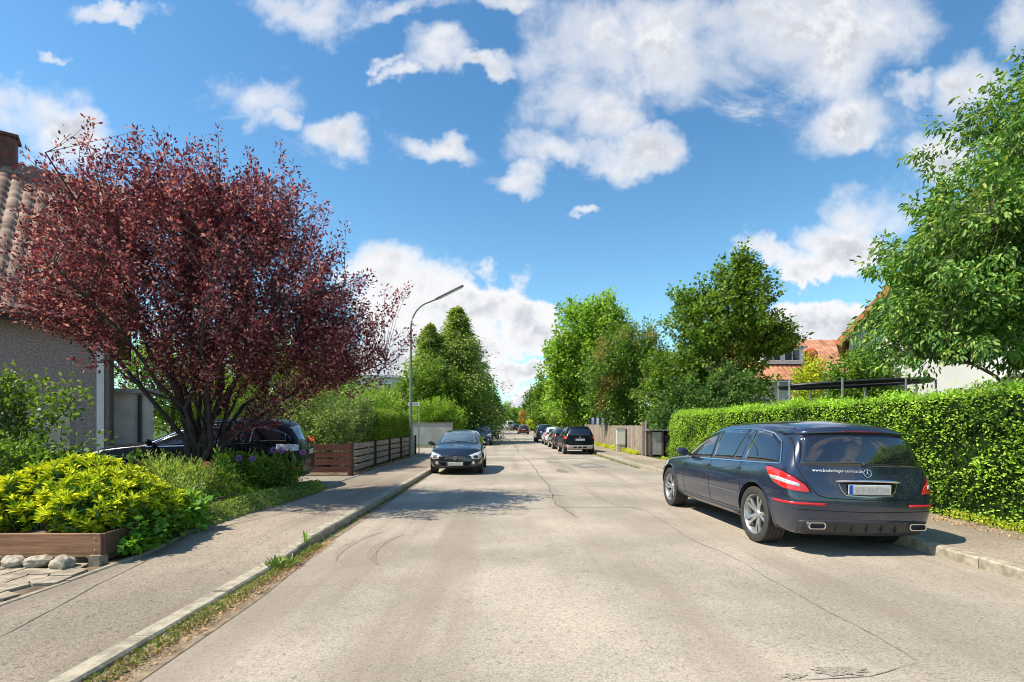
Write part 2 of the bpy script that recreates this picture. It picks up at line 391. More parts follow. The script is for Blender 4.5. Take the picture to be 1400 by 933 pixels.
kerb('garden_edging', lambda y: LW(y), -1, -6, SY0 - 1.4, lambda y: kz(y) + (0.004 if y < 5.6 else 0.022), w=0.07, m=M_conc2, seed=7)
# rounded kerb corner into the side street
def polykerb(name, pts, w=0.15, h=0.12, m=M_conc):
    mb = MB()
    for a, b in zip(pts[:-1], pts[1:]):
        mb.beam((a[0], a[1], zt(a[1]) + h / 2 - 0.03), (b[0], b[1], zt(b[1]) + h / 2 - 0.03), w, h + 0.06)
    o = mb.obj(name, m); o['kind'] = 'structure'
xk = XL(SY0)
arc = [(xk - 0.08 - 1.4 * (1 - math.cos(a)), SY0 - 1.5 + 1.4 * math.sin(a)) for a in np.linspace(0, math.pi / 2, 7)]
polykerb('kerb', arc + [(-40, SY0 - 0.1)])
arc2 = [(XL(SY1) - 0.08 - 1.2 * (1 - math.cos(a)), SY1 + 1.2 - 1.2 * math.sin(a)) for a in np.linspace(0, math.pi / 2, 7)]
polykerb('kerb', arc2 + [(-40, SY1)])
sheet('sidewalk', lambda y: -40, lambda y: XL(y) - 1.5, SY0 - 1.2, SY0 - 0.2, M_walk, 0.117, 0.5, 10)

# tar seams and cracks, each a thin ribbon lying on the asphalt
def px2g(px, py, h=0.0):
    """ground point seen at a photograph pixel, solved on the rising street"""
    Y = 1.55 * 700 / max(1e-3, (py - 584))
    for _ in range(30):
        Y = 0.5 * Y + 0.5 * (1.55 - zt(Y) - h) * 700 / max(0.5, (py - 584))
    return ((px - 700) / 700 * Y, Y)
def ribbon(mb, pts, w, z, rr, step=0.12, jit=0.03):
    P = []
    for a, b in zip(pts[:-1], pts[1:]):
        n = max(1, int(math.dist(a, b) / step))
        for i in range(n): P.append((a[0] + (b[0] - a[0]) * i / n, a[1] + (b[1] - a[1]) * i / n))
    P.append(pts[-1]); ox = 0; Q = []
    for p in P:
        ox = ox * 0.75 + rr.uniform(-jit, jit); Q.append((p[0] + ox, p[1]))
    vs = []
    for i, p in enumerate(Q):
        a, b = Q[max(0, i - 1)], Q[min(len(Q) - 1, i + 1)]; d = Vector((b[0] - a[0], b[1] - a[1])).normalized()
        ww = w * rr.uniform(0.35, 1.0) / 2 * min(1, i / 3 + .3, (len(Q) - 1 - i) / 3 + .3)
        for s in (-1, 1): vs.append((p[0] - d.y * ww * s, p[1] + d.x * ww * s, zt(p[1]) + z))
    mb.add(vs, [(2 * i, 2 * i + 2, 2 * i + 3, 2 * i + 1) for i in range(len(Q) - 1)])
rr = random.Random(8); mb = MB()
for pts, w, j in [([(714, 623), (729, 637), (752, 668), (762, 690), (790, 708)], 0.034, .03),
               ([(700, 606), (707, 613), (709, 619)], 0.07, .02), ([(640, 612), (690, 614), (720, 614)], .05, .05),
               ([(560, 702), (690, 697), (780, 694), (880, 694)], 0.022, .03),
               ([(880, 697), (930, 730), (1010, 768), (1090, 812), (1180, 862), (1256, 907)], 0.008, .02),
               ([(790, 668), (840, 690), (905, 702)], 0.014, .03), ([(560, 620), (640, 611), (700, 606)], .03, .04),
               ([(740, 628), (790, 630), (830, 634)], .05, .05), ([(520, 853), (548, 850)], .012, .02),
               ([(1256, 907), (1200, 925), (1080, 932)], .009, .03)]:
    ribbon(mb, [px2g(*p) for p in pts], w, 0.004, rr, jit=j)
o = mb.obj('road_cracks', M_tar); o['kind'] = 'structure'
mb = MB(); ribbon(mb, [px2g(0, 872, .04), px2g(60, 840, .04), px2g(130, 801, .04), px2g(260, 737, .05), (-3.62, 9), (-3.7, 14)], 0.018, 0.05, rr, jit=.006)
for yy in (8.4, 11.2, 14.1, 17.3): ribbon(mb, [(-4.3, yy), (XL(yy) - .16, yy + .05)], 0.012, 0.1255, rr, jit=.02)
o = mb.obj('sidewalk_joint', M_tar); o['kind'] = 'structure'
# lift the joint onto the pavement where it has risen
for v in o.data.vertices:
    v.co.z = zt(v.co.y) + kz(v.co.y)
def patch_sheet(name, quad, m, z=0.004):
    vs = [(x, y, zt(y) + z) for x, y in quad]; me = npmesh(name, vs, [list(range(len(vs)))]); structure(name, me, m)
patch_sheet('road_patch', [px2g(779, 635.5), px2g(797, 641), px2g(836, 639), px2g(806, 632.5)], M_patch)
mb = MB(); cx, cy = px2g(806, 636.5); mb.lathe([(0.0, 0.012), (0.27, 0.012), (0.30, 0.010), (0.31, 0.0)], 32, c=(cx, cy, zt(cy) + .004))
setp(mb.obj('manhole_cover', mat('manhole_light', (.30, .28, .24), .7)), 'round pale manhole cover in the dark asphalt patch', 'manhole cover')
mb = MB(); cx, cy = px2g(768, 620)
mb.box((cx, cy, zt(cy) + .006), (.5, .35, .008)); setp(mb.obj('drain_cover', M_iron), 'small dark drain cover set in the middle of the road', 'drain cover')
# scuffed dark spots on the asphalt
def blot(name, cx, cy, rx, ry, seed, m, z=0.0045):
    rr = random.Random(seed); n = 26; V = [(cx, cy, zt(cy) + z)]; k = rr.uniform(0, 6)
    for i in range(n):
        a = 2 * math.pi * i / n; q = 0.72 + 0.28 * math.sin(3 * a + k) * math.sin(5 * a - k) + rr.uniform(-.16, .16)
        V.append((cx + rx * q * math.cos(a), cy + ry * q * math.sin(a), zt(cy) + z))
    me = bpy.data.meshes.new(name); me.from_pydata(V, [], [(0, i + 1, (i + 1) % n + 1) for i in range(n)]); structure(name, me, m)
M_stain = asphalt('road_stain', (0.27, 0.235, 0.195), 1.0)
M_crumb = asphalt('road_crumble', (0.29, 0.25, 0.205), 0.9)
blot('road_repair', *px2g(768, 644), .22, 1.3, 2, M_patch)
blot('road_repair', *px2g(755, 632), .35, .5, 12, M_patch)
blot('road_stain', *px2g(1150, 918), .26, .07, 3, M_crumb)
blot('road_stain', *px2g(1085, 925), .10, .05, 5, M_crumb)
def arcmark(name, cx, cy, rad, a0, a1, w, m):
    V = []; F = []; n = 24
    for i in range(n + 1):
        a = a0 + (a1 - a0) * i / n; ww = w * math.sin(math.pi * (i + .4) / (n + .8)) / 2 + .004
        for s in (-1, 1): V.append((cx + (rad + s * ww) * math.cos(a), cy + (rad + s * ww) * math.sin(a), 0.0035))
    for i in range(n): F.append((2 * i, 2 * i + 1, 2 * i + 3, 2 * i + 2))
    structure(name, npmesh(name, V, F), m)
M_tyre_mark = asphalt('tyre_mark', (0.335, 0.285, 0.23), 1.0)
arcmark('tyre_mark', -.2, 6.6, 1.55, R(150), R(215), .12, M_tyre_mark)
arcmark('tyre_mark', -.2, 6.6, 1.95, R(150), R(200), .10, M_tyre_mark)
sheet('tyre_mark', lambda y: .95 - .05 * y, lambda y: 1.35 - .05 * y, 1, 24, M_wear, .002, 1, 1) if False else None

# weedy gutter beside the lowered kerb
GX = lambda y: XL(y) + (0.33 if y < 4.6 else 0.33 - 0.16 * (y - 4.6) / 2.2 if y < 6.8 else 0.17 - .05 * min(1, (y - 6.8) / 6))
mgut = mat('gutter_dirt', (0.22, 0.16, 0.10), 0.95, var=0.5, scale=7, bmp=0.8, bscale=60, dirt=((.33, .29, .22), .8))
sheet('gutter', lambda y: XL(y), GX, -2, 15.5, mgut, 0.0045, .25, 2)

# crazy paving, laid stones with open joints
def voronoi_cells(x0, x1, y0, y1, s, rr, gap):
    pts = [(x0 + (i + rr.uniform(.15, .85)) * s, y0 + (j + rr.uniform(.15, .85)) * s) for i in range(-1, int((x1 - x0) / s) + 2) for j in range(-1, int((y1 - y0) / s) + 2)]
    for p in pts:
        poly = [(p[0] - s * 1.4, p[1] - s * 1.4), (p[0] + s * 1.4, p[1] - s * 1.4), (p[0] + s * 1.4, p[1] + s * 1.4), (p[0] - s * 1.4, p[1] + s * 1.4)]
        for q in pts:
            if q is p or abs(q[0] - p[0]) > 3 * s or abs(q[1] - p[1]) > 3 * s: continue
            d = Vector((q[0] - p[0], q[1] - p[1])); L = d.length; d /= L; lim = L / 2 - gap
            new = []
            for a, b in zip(poly, poly[1:] + poly[:1]):
                da = (a[0] - p[0]) * d.x + (a[1] - p[1]) * d.y - lim; db = (b[0] - p[0]) * d.x + (b[1] - p[1]) * d.y - lim
                if da <= 0: new.append(a)
                if da * db < 0: k = da / (da - db); new.append((a[0] + (b[0] - a[0]) * k, a[1] + (b[1] - a[1]) * k))
            poly = new
            if len(poly) < 3: break
        if len(poly) >= 3 and x0 <= p[0] <= x1 and y0 <= p[1] <= y1: yield poly
rr = random.Random(21); mb = MB()
for poly in voronoi_cells(-8.6, -4.52, 2.4, 5.55, .25, rr, .010): mb.prism(poly, .02 + rr.uniform(0, .008), .035)
o = mb.obj('paving_stones', mat('paving_stone', (.31, .26, .19), .9, var=.4, scale=7, bmp=.6, bscale=50, dirt=((.2, .17, .12), .7))); bevel(o, .006, 1); o['kind'] = 'structure'
# ------------------------------------------------------------------ foliage
def unit(a): return a / np.maximum(np.linalg.norm(a, axis=-1, keepdims=True), 1e-9)
def leafmesh(name, P, D, N, L, Wd, six=False):
    """one small folded leaf per row: base P, direction D, face normal N"""
    n = len(P); L = np.broadcast_to(L, (n,))[:, None]; Wd = np.broadcast_to(Wd, (n,))[:, None]
    D = unit(D); S = unit(np.cross(D, N)); U = np.cross(S, D)
    if not six:
        V = np.stack([P, P + D * L * .45 + S * Wd * .5 + U * Wd * .12, P + D * L - U * L * .08, P + D * L * .45 - S * Wd * .5 + U * Wd * .12], 1)
        F = np.arange(n * 4).reshape(n, 4)
        return npmesh(name, V.reshape(-1, 3), F)
    # longer leaf: six corners round a midrib, two faces
    V = np.stack([P, P + D * L * .3 + S * Wd * .45 + U * Wd * .2, P + D * L * .72 + S * Wd * .38 + U * Wd * .12, P + D * L - U * L * .16,
                  P + D * L * .72 - S * Wd * .38 + U * Wd * .12, P + D * L * .3 - S * Wd * .45 + U * Wd * .2], 1)
    b = (np.arange(n) * 6)[:, None]
    F = np.concatenate([b + np.array([0, 1, 2, 3]), b + np.array([0, 3, 4, 5])], 1).reshape(-1, 4)
    return npmesh(name, V.reshape(-1, 3), F)
def lump(P, seed, f=1.0):
    r = np.random.RandomState(seed); v = np.zeros(len(P))
    for i in range(6):
        k = r.normal(size=3) * f * (1 + i * .45); v += np.sin(P @ k + r.uniform(0, 6)) / (1 + i * .4)
    return v / 2.6
def sph(rs, n): return unit(rs.normal(size=(n, 3)))
def in_lobes(rs, lobes, n, shell=2.2, rough=.22, seed=0, zmin=.3, gap=None, gf=1.0):
    w = np.array([l[3] * l[4] * l[5] for l in lobes]) ** .8; w /= w.sum(); out_ = []; tot = 0
    while tot < n:
        k = rs.choice(len(lobes), size=n, p=w); d = sph(rs, n); r = rs.uniform(0, 1, n) ** (1 / shell)
        d2 = 1 + rough * lump(d * 3.2 + k[:, None] * 5, seed, 1.0)
        L = np.array(lobes)[k]; P = L[:, :3] + d * (r * d2)[:, None] * L[:, 3:6]
        ok = P[:, 2] > zmin
        if gap is not None: ok &= lump(P, seed + 7, gf) > gap
        out_.append(P[ok]); tot += ok.sum()
    return np.concatenate(out_)[:n]
M_bark = mat('bark', (0.13, 0.10, 0.075), 0.9, var=.4, scale=9, bmp=.9, bscale=35)
M_bark_dark = mat('bark_dark', (0.045, 0.030, 0.026), 0.85, var=.4, scale=9, bmp=.9, bscale=35)
def bez(a, b, c, n):
    t = np.linspace(0, 1, n)[:, None]; return (1 - t) ** 2 * a + 2 * t * (1 - t) * b + t * t * c
def tree(name, label, cat, loc, lobes, lm, ncl=260, per=70, L=.11, Wd=.06, twig=.55, spread=.18, trunk=.16, fork=1.6, stems=1, nlimb=9,
         droop=0.0, upb=.5, seed=1, bark=None, shell=2.2, rough=.22, gap=None, gf=1.0, group=None, zmin=.4, vase=False, flat=1.0, twigs=True, six=False, lean=(0, 0), wood='trunk', foliage='crown', twr=.006):
    """lobes are relative to the tree's foot; crown = many leaf sprays, each carried by its own twig"""
    rs = np.random.RandomState(seed); bark = bark or M_bark
    rt = root(name, label, cat, loc, 0, group)
    C = in_lobes(rs, lobes, ncl, shell, rough, seed, zmin, gap, gf)
    mid = np.average(np.array(lobes)[:, :3], axis=0, weights=np.array(lobes)[:, 3])
    mb = MB(); tips = []; sel = [int(rs.randint(len(C)))]
    d = np.linalg.norm(C - C[sel[0]], axis=1)
    for _ in range(nlimb - 1):
        j = int(np.argmax(d * rs.uniform(.6, 1, len(C)))); sel.append(j); d = np.minimum(d, np.linalg.norm(C - C[j], axis=1))
    topz = max(l[2] + l[5] for l in lobes); nodes = []; nrad = []
    for s in range(stems):
        a0 = 2 * math.pi * s / stems + .6; off = np.array([math.cos(a0), math.sin(a0), 0]) * (trunk * 1.1 if stems > 1 else 0)
        foot = off.copy(); foot[2] = -.1
        fk = np.array([lean[0] + off[0] * 2.5, lean[1] + off[1] * 2.5, fork])
        if stems == 1:
            top = np.array([mid[0] * .7 + lean[0], mid[1] * .7 + lean[1], mid[2] + (topz - mid[2]) * .45])
            pts = np.concatenate([bez(foot, fk * [0.2, .2, .5], fk, 5), bez(fk, fk * .4 + top * .6, top, 7)[1:]])
            rad = np.linspace(trunk * 1.15, trunk * .85, 5).tolist() + np.linspace(trunk * .78, trunk * .16, 6).tolist()
            pts[2:, :2] += rs.normal(size=(len(pts) - 2, 2)) * trunk * .25
            mb.tube(pts, rad, 10)
            nodes += list(pts[5:]); nrad += rad[5:]
            spine = pts
        for q, j in enumerate(sel):
            if stems > 1 and q % stems != s: continue
            tip = C[j]
            if stems > 1:
                st = foot; m1 = np.array([fk[0] * 1.1 + tip[0] * .06, fk[1] * 1.1 + tip[1] * .06, fork + (tip[2] - fork) * .45])
                r0 = trunk * rs.uniform(.6, 1)
            else:
                zz = min(tip[2] * .75, spine[-1][2]) - .12 * math.hypot(tip[0], tip[1]); zz = max(zz, fork * .8)
                i = int(np.argmin(abs(spine[:, 2] - zz))); st = spine[i]; r0 = trunk * .42 * (1 - .5 * i / len(spine))
                m1 = (st + tip) / 2 + np.array([0, 0, np.linalg.norm(tip - st) * .12])
            p = bez(st, m1, tip, 9); p[1:] += rs.normal(size=(8, 3)) * np.linalg.norm(tip - st) * .018
            rr_ = np.linspace(r0, r0 * .13 + .004, 9); mb.tube(p, rr_, 7)
            nodes += list(p[2:]); nrad += list(rr_[2:])
    nodes = np.array(nodes); nrad = np.array(nrad)
    cen = np.array([mid[0] * .5, mid[1] * .5, fork if vase else mid[2] * .6])
    Pn = []; Dn = []
    for c in C:
        pen = np.linalg.norm(nodes - c, axis=1) + np.maximum(0, nodes[:, 2] - c[2] + .2) * (1.2 if droop < .5 else .4) + .5 * np.maximum(0, np.linalg.norm(nodes - cen, axis=1) - np.linalg.norm(c - cen))
        j = int(np.argmin(pen)); a = nodes[j]; v = c - a; ln = np.linalg.norm(v) + 1e-6
        dirn = unit(v * .6 / ln + unit(c - cen) * .8 + rs.normal(size=3) * .25 + np.array([0, 0, .25 - droop * .6]))
        if twigs:
            e = c + dirn * twig * .5
            p = bez(a, a + v * .5 + np.array([0, 0, ln * .12]), e, 4); r1 = min(nrad[j] * .6, .006 + ln * .010)
            mb.tube(p, [r1, r1 * .75, r1 * .5, twr * .6], 4, cap=False)
        Pn.append(c); Dn.append(dirn)
    Pn = np.array(Pn); Dn = np.array(Dn)
    n = ncl * per; k = np.repeat(np.arange(ncl), per); t = rs.uniform(-.65, .55, n)
    side = sph(rs, n); base = Pn[k] + Dn[k] * (t * twig)[:, None] + side * (spread * rs.uniform(.15, 1, n) ** .7)[:, None] * np.array([1, 1, flat])
    base[:, 2] = np.maximum(base[:, 2], .05)
    D = unit(Dn[k] * .55 + side * .9 + rs.normal(size=(n, 3)) * .35 + np.array([0, 0, -droop]))
    N = unit(rs.normal(size=(n, 3)) * .55 + np.array([0, 0, upb]) + side * .25 + np.array([-.25, -.1, 0]))
    sz = rs.uniform(.65, 1.2, n)
    me = leafmesh(foliage, base, D, N, L * sz, Wd * sz, six)
    link(wood, mb.mesh(wood, True, 60), bark, rt)
    link(foliage, me, lm, rt)
    return rt
LM = {}
LM['purple'] = leafmat('purple_leaves', [(0.030, 0.009, 0.014), (0.055, 0.013, 0.022), (0.088, 0.024, 0.032), (0.14, 0.036, 0.042), (0.36, 0.19, 0.17)], .36, .6, .4, gain=2.2, tcol=(1.3, .95, .75))
LM['green'] = leafmat('green_leaves', [(0.026, 0.060, 0.008), (0.055, 0.110, 0.012), (0.095, 0.165, 0.018), (0.15, 0.21, 0.03)], .40, .45, .5)
LM['bright'] = leafmat('bright_leaves', [(0.06, 0.115, 0.010), (0.11, 0.185, 0.014), (0.14, 0.245, 0.028), (0.21, 0.30, 0.045)], .42, .5, .4)
LM['dark'] = leafmat('dark_leaves', [(0.016, 0.044, 0.010), (0.032, 0.075, 0.014), (0.055, 0.11, 0.02), (0.085, 0.14, 0.03)], .34, .45, .5)
LM['cherry'] = leafmat('cherry_leaves', [(0.026, 0.064, 0.012), (0.046, 0.105, 0.018), (0.070, 0.145, 0.022), (0.115, 0.19, 0.04), (0.21, 0.25, 0.05)], .38, .4, .6, gain=2.1)
LM['elder'] = leafmat('elder_leaves', [(0.035, 0.08, 0.012), (0.065, 0.13, 0.018), (0.10, 0.17, 0.025)], .36, .5, .4, .8, (0.30, 0.235, 0.07), .45)
LM['conifer'] = leafmat('conifer_leaves', [(0.018, 0.036, 0.010), (0.034, 0.062, 0.014), (0.065, 0.095, 0.02), (0.14, 0.15, 0.028)], .4, .6, .2, gain=4.2)
LM['yellow'] = leafmat('yellow_leaves', [(0.12, 0.17, 0.015), (0.20, 0.26, 0.02), (0.31, 0.34, 0.03), (0.38, 0.37, 0.05)], .42, .45, .5)
LM['orange'] = leafmat('orange_leaves', [(0.14, 0.09, 0.02), (0.24, 0.14, 0.03), (0.28, 0.22, 0.04)], .4, .5, .4)
LM['hedge'] = leafmat('hedge_leaves', [(0.05, 0.105, 0.010), (0.11, 0.20, 0.018), (0.18, 0.29, 0.028), (0.28, 0.38, 0.05)], .45, .5, .3, .55, (0.10, 0.20, 0.02), 1.3, gain=2.35)
LM['laurel'] = leafmat('laurel_leaves', [(0.05, 0.10, 0.012), (0.20, 0.26, 0.014), (0.34, 0.39, 0.018), (0.46, 0.48, 0.028), (0.50, 0.50, 0.05)], .34, .3, .5, gain=1.7)
LM['laurel_old'] = leafmat('laurel_old_leaves', [(0.020, 0.055, 0.012), (0.032, 0.085, 0.018), (0.055, 0.12, 0.02)], .2, .2, 1.2)
LM['grass'] = leafmat('grass_blades', [(0.09, 0.15, 0.02), (0.16, 0.24, 0.035), (0.24, 0.30, 0.06), (0.30, 0.30, 0.12)], .4, .5, .4)
LM['cover'] = leafmat('cover_leaves', [(0.05, 0.10, 0.015), (0.10, 0.17, 0.025), (0.17, 0.23, 0.05), (0.27, 0.27, 0.12)], .35, .5, .4)
LM['weed'] = leafmat('weed_leaves', [(0.05, 0.10, 0.012), (0.10, 0.15, 0.02), (0.16, 0.19, 0.03), (0.24, 0.17, 0.08)], .35, .5, .4, gain=1.4)
LM['flower'] = leafmat('allium_petals', [(0.22, 0.10, 0.34), (0.34, 0.18, 0.46)], .3, .6, .2)
LM['pinkflower'] = leafmat('pink_petals', [(0.45, 0.20, 0.22), (0.5, 0.32, 0.28)], .3, .6, .2)
LM['redflower'] = leafmat('red_petals', [(0.55, 0.06, 0.05), (0.6, 0.15, 0.12)], .3, .6, .2)
LM['dry'] = leafmat('dry_leaves', [(0.16, 0.10, 0.05), (0.26, 0.16, 0.07), (0.34, 0.24, 0.12)], .1, .7, .1)
LM['willow'] = leafmat('willow_leaves', [(0.045, 0.085, 0.03), (0.075, 0.13, 0.04), (0.12, 0.17, 0.07)], .35, .5, .4)
def P(px, py, Y, base=(0, 0, 0)):
    """point at depth Y behind a photograph pixel"""
    return ((px - 700) / 700 * Y, Y, 1.55 + (584 - py) / 700 * Y)

# --- purple plum on the left
tree('purple_plum_tree', 'large round dark red leaved plum tree in the front garden bed on the left', 'tree', (-6.05, 10.0, .08),
     [(.1, .0, 4.5, 2.7, 2.3, 2.4), (-1.9, -.2, 4.0, 1.5, 1.4, 1.3), (1.9, .2, 3.4, 1.8, 1.9, 1.5), (.3, 0, 2.9, 1.7, 1.5, .8), (-1.0, -.2, 5.55, 1.5, 1.3, 1.1), (1.1, .3, 5.3, 1.4, 1.3, 1.15), (2.8, .3, 2.9, 1.0, 1.2, .75), (-2.4, 0, 5.2, .9, .9, .7), (.2, 0, 5.8, 1.3, 1.2, .9), (1.0, .1, 1.95, .75, .6, .55)],
     LM['purple'], ncl=1280, per=78, L=.078, Wd=.040, twig=.85, spread=.12, trunk=.068, fork=1.3, stems=4, nlimb=24, droop=.0, upb=.5, seed=5, bark=M_bark_dark,
     shell=1.9, rough=.24, gap=-.28, gf=1.5, vase=True, zmin=1.3)
# --- big broadleaf on the right, drooping leaves
tree('cherry_tree', 'tall broad cherry tree with drooping glossy leaves rising behind the hedge on the right', 'tree', (12.6, 11.6, .1),
     [(-.3, 0, 7.2, 2.5, 2.4, 2.5), (-1.3, 0, 4.9, 3.0, 2.3, 2.0), (1.5, .3, 6.0, 2.6, 2.4, 3.0), (-2.7, 0, 3.7, 1.8, 1.6, 1.3), (-2.2, 0, 5.6, 1.6, 1.5, 1.3), (.5, 0, 9.2, 1.5, 1.5, 1.2), (1.5, 0, 3.6, 2.4, 2.0, 1.4)],
     LM['cherry'], ncl=1150, per=84, L=.140, Wd=.060, twig=.7, spread=.22, trunk=.15, fork=2.2, nlimb=26, droop=.95, upb=.35, seed=11, shell=2.5, rough=.16, gap=-.5, gf=1.1, zmin=2.0, six=True)
# --- street trees on the right
tree('maple_tree', 'tall airy green maple between the orange roofed house and the leafy shrubs', 'tree', (12.6, 30, .1),
     [(.6, 0, 8.9, 2.0, 2.0, 2.3), (-1.0, 0, 7.0, 2.4, 2.2, 2.4), (1.6, 0, 6.9, 2.0, 2.0, 1.4), (-.6, 0, 4.2, 2.6, 2.2, 2.0), (3.0, 0, 6.6, 1.2, 1.2, .8), (-2.2, 0, 9.0, .8, .8, 1.0), (.8, 0, 10.5, 1.3, 1.2, 1.4)],
     LM['green'], ncl=520, per=60, L=.22, Wd=.15, twig=.9, spread=.34, trunk=.15, fork=2.2, nlimb=20, droop=.25, upb=.9, seed=21, shell=2.1, rough=.28, gap=-.45, gf=.8, flat=.6)
tree('linden_tree', 'big full bright green linden crown behind the weathered board fence', 'tree', (8.0, 50, .15),
     [(0, 0, 10.6, 3.6, 3.4, 3.3), (-1.6, 0, 7.6, 3.6, 3.3, 3.4), (2.0, 0, 7.4, 3.7, 3.3, 3.6), (-1.4, 0, 4.0, 3.2, 3.0, 2.6), (1.6, 0, 3.4, 3.4, 3.0, 2.6), (.4, 0, 12.4, 2.1, 2.1, 1.5), (-3.6, 0, 5.6, 1.8, 1.8, 1.6)],
     LM['bright'], ncl=700, per=64, L=.32, Wd=.22, twig=1.1, spread=.52, trunk=.25, fork=2.2, nlimb=18, droop=.35, upb=.8, seed=31, shell=3.2, rough=.22)
tree('elder_tree', 'rounded elder tree with a rusty tinge over the board fence', 'tree', (7.9, 35, .15),
     [(.4, 0, 6.4, 2.3, 2.0, 1.9), (-.9, 0, 5.0, 2.2, 2.0, 2.3), (.2, 0, 3.2, 2.4, 2.0, 2.2)],
     LM['elder'], ncl=420, per=60, L=.20, Wd=.11, twig=.7, spread=.34, trunk=.13, fork=1.3, nlimb=14, droop=.2, upb=.9, seed=41, shell=3.0)
tree('hazel_shrub', 'dense tall green hazel filling the gap above the bin shelter', 'shrub', (10.1, 30.5, .12),
     [(.2, 0, 4.6, 1.9, 1.8, 1.9), (1.2, 0, 3.0, 2.0, 1.8, 2.2), (-1.0, 0, 3.2, 1.8, 1.8, 2.0), (-1.3, 0, 5.0, 1.0, 1.0, 1.1)],
     LM['green'], ncl=380, per=60, L=.19, Wd=.12, twig=.6, spread=.32, trunk=.08, fork=.5, stems=3, nlimb=14, droop=.25, upb=.9, seed=42, shell=3.0, wood='stems')
tree('ivy_shrub', 'dark glossy shrub pressed between bin shelter and hedge end', 'shrub', (8.7, 26.2, .12),
     [(0, 0, 1.7, 1.5, 1.2, 1.9), (1.5, 0.4, 2.2, 1.6, 1.2, 2.1), (3.0, .6, 2.6, 1.6, 1.2, 2.2)],
     LM['dark'], ncl=300, per=60, L=.15, Wd=.10, twig=.5, spread=.3, trunk=.06, fork=.4, stems=3, nlimb=9, droop=.2, upb=.9, seed=43, shell=3.0, wood='stems')
tree('young_ash_tree', 'slim green tree growing against the white gabled house', 'tree', (12.9, 19.2, .12),
     [(0, 0, 3.4, 1.0, .9, 1.3), (-.4, 0, 2.4, 1.1, .9, 1.1), (.8, 0, 3.1, .9, .8, .9)],
     LM['green'], ncl=150, per=60, L=.14, Wd=.08, twig=.5, spread=.26, trunk=.06, fork=1.2, nlimb=8, droop=.3, upb=.8, seed=44, shell=2.6)
tree('golden_robinia', 'small yellow leaved tree in front of the orange tiled roof', 'tree', (16.2, 28, .12),
     [(0, 0, 3.2, .9, .8, 1.6), (.1, 0, 4.4, .6, .6, .9)], LM['yellow'], ncl=120, per=46, L=.18, Wd=.09, twig=.6, spread=.26, trunk=.06, fork=1.2, nlimb=7, droop=.3, upb=.8, seed=45)
# --- left garden shrubs beyond the driveway
tree('rhododendron_shrub', 'broad dense grey green shrub behind the brown board fence', 'shrub', (-6.4, 17.6, .1),
     [(0, 0, 1.9, 1.3, 1.1, 1.15), (-1.5, .2, 1.8, 1.4, 1.2, 1.2), (.6, -.9, 1.3, .9, .8, .9), (-.2, 0, .9, 1.5, 1.1, .8), (1.0, .4, 1.9, .6, .8, .8)],
     leafmat('shrub_leaves', [(0.04, 0.08, 0.02), (0.075, 0.13, 0.03), (0.13, 0.19, 0.05), (0.22, 0.24, 0.10)], .35, .4, .6), ncl=420, per=72, L=.09, Wd=.045, twig=.4, spread=.17, trunk=.05, fork=.3, stems=4, nlimb=14, droop=.0, upb=.6, seed=51, shell=3, zmin=.2, wood='stems')
tree('golden_privet_bush', 'yellow green bush rising over the clipped hedge by the lamp', 'shrub', (-7.4, 24, .1),
     [(-.4, 0, 2.3, 1.6, 1.3, 1.5), (.9, .3, 2.2, 1.3, 1.1, 1.2), (-2.3, 0, 2.4, 1.4, 1.2, 1.5)],
     LM['bright'], ncl=320, per=66, L=.11, Wd=.06, twig=.5, spread=.24, trunk=.05, fork=.4, stems=4, nlimb=12, upb=.7, seed=52, shell=3, wood='stems')
tree('walnut_tree', 'mid sized green tree half hidden behind the dark red plum crown', 'tree', (-12.2, 27, .1),
     [(0, 0, 4.3, 2.6, 2.2, 2.2), (2.3, 0, 3.9, 1.8, 1.6, 1.9), (-2.4, 0, 3.6, 2.4, 2.0, 2.0)],
     LM['bright'], ncl=380, per=60, L=.17, Wd=.09, twig=.7, spread=.32, trunk=.13, fork=1.2, nlimb=12, droop=.2, upb=.8, seed=53, shell=2.8)
tree('lime_green_bush', 'low bright green bush behind the black estate car bonnet', 'shrub', (-9.9, 20.5, .1),
     [(0, 0, 1.3, 1.6, 1.3, 1.1), (-1.9, 0, 1.5, 1.5, 1.2, 1.3)],
     LM['yellow'], ncl=220, per=60, L=.10, Wd=.05, twig=.4, spread=.2, trunk=.04, fork=.3, stems=4, nlimb=9, upb=.7, seed=54, shell=3, wood='stems')
tree('apple_tree', 'leafy green apple tree seen between the grey house porch and the plum stems', 'tree', (-15.6, 23.5, .1),
     [(0, 0, 3.0, 2.2, 1.8, 2.2), (2.4, 0, 2.4, 1.8, 1.5, 1.8), (-1.5, 0, 4.2, 1.8, 1.6, 1.6)],
     LM['bright'], ncl=300, per=56, L=.14, Wd=.08, twig=.6, spread=.28, trunk=.12, fork=1.0, nlimb=10, droop=.2, upb=.8, seed=55, shell=2.8, zmin=.3)
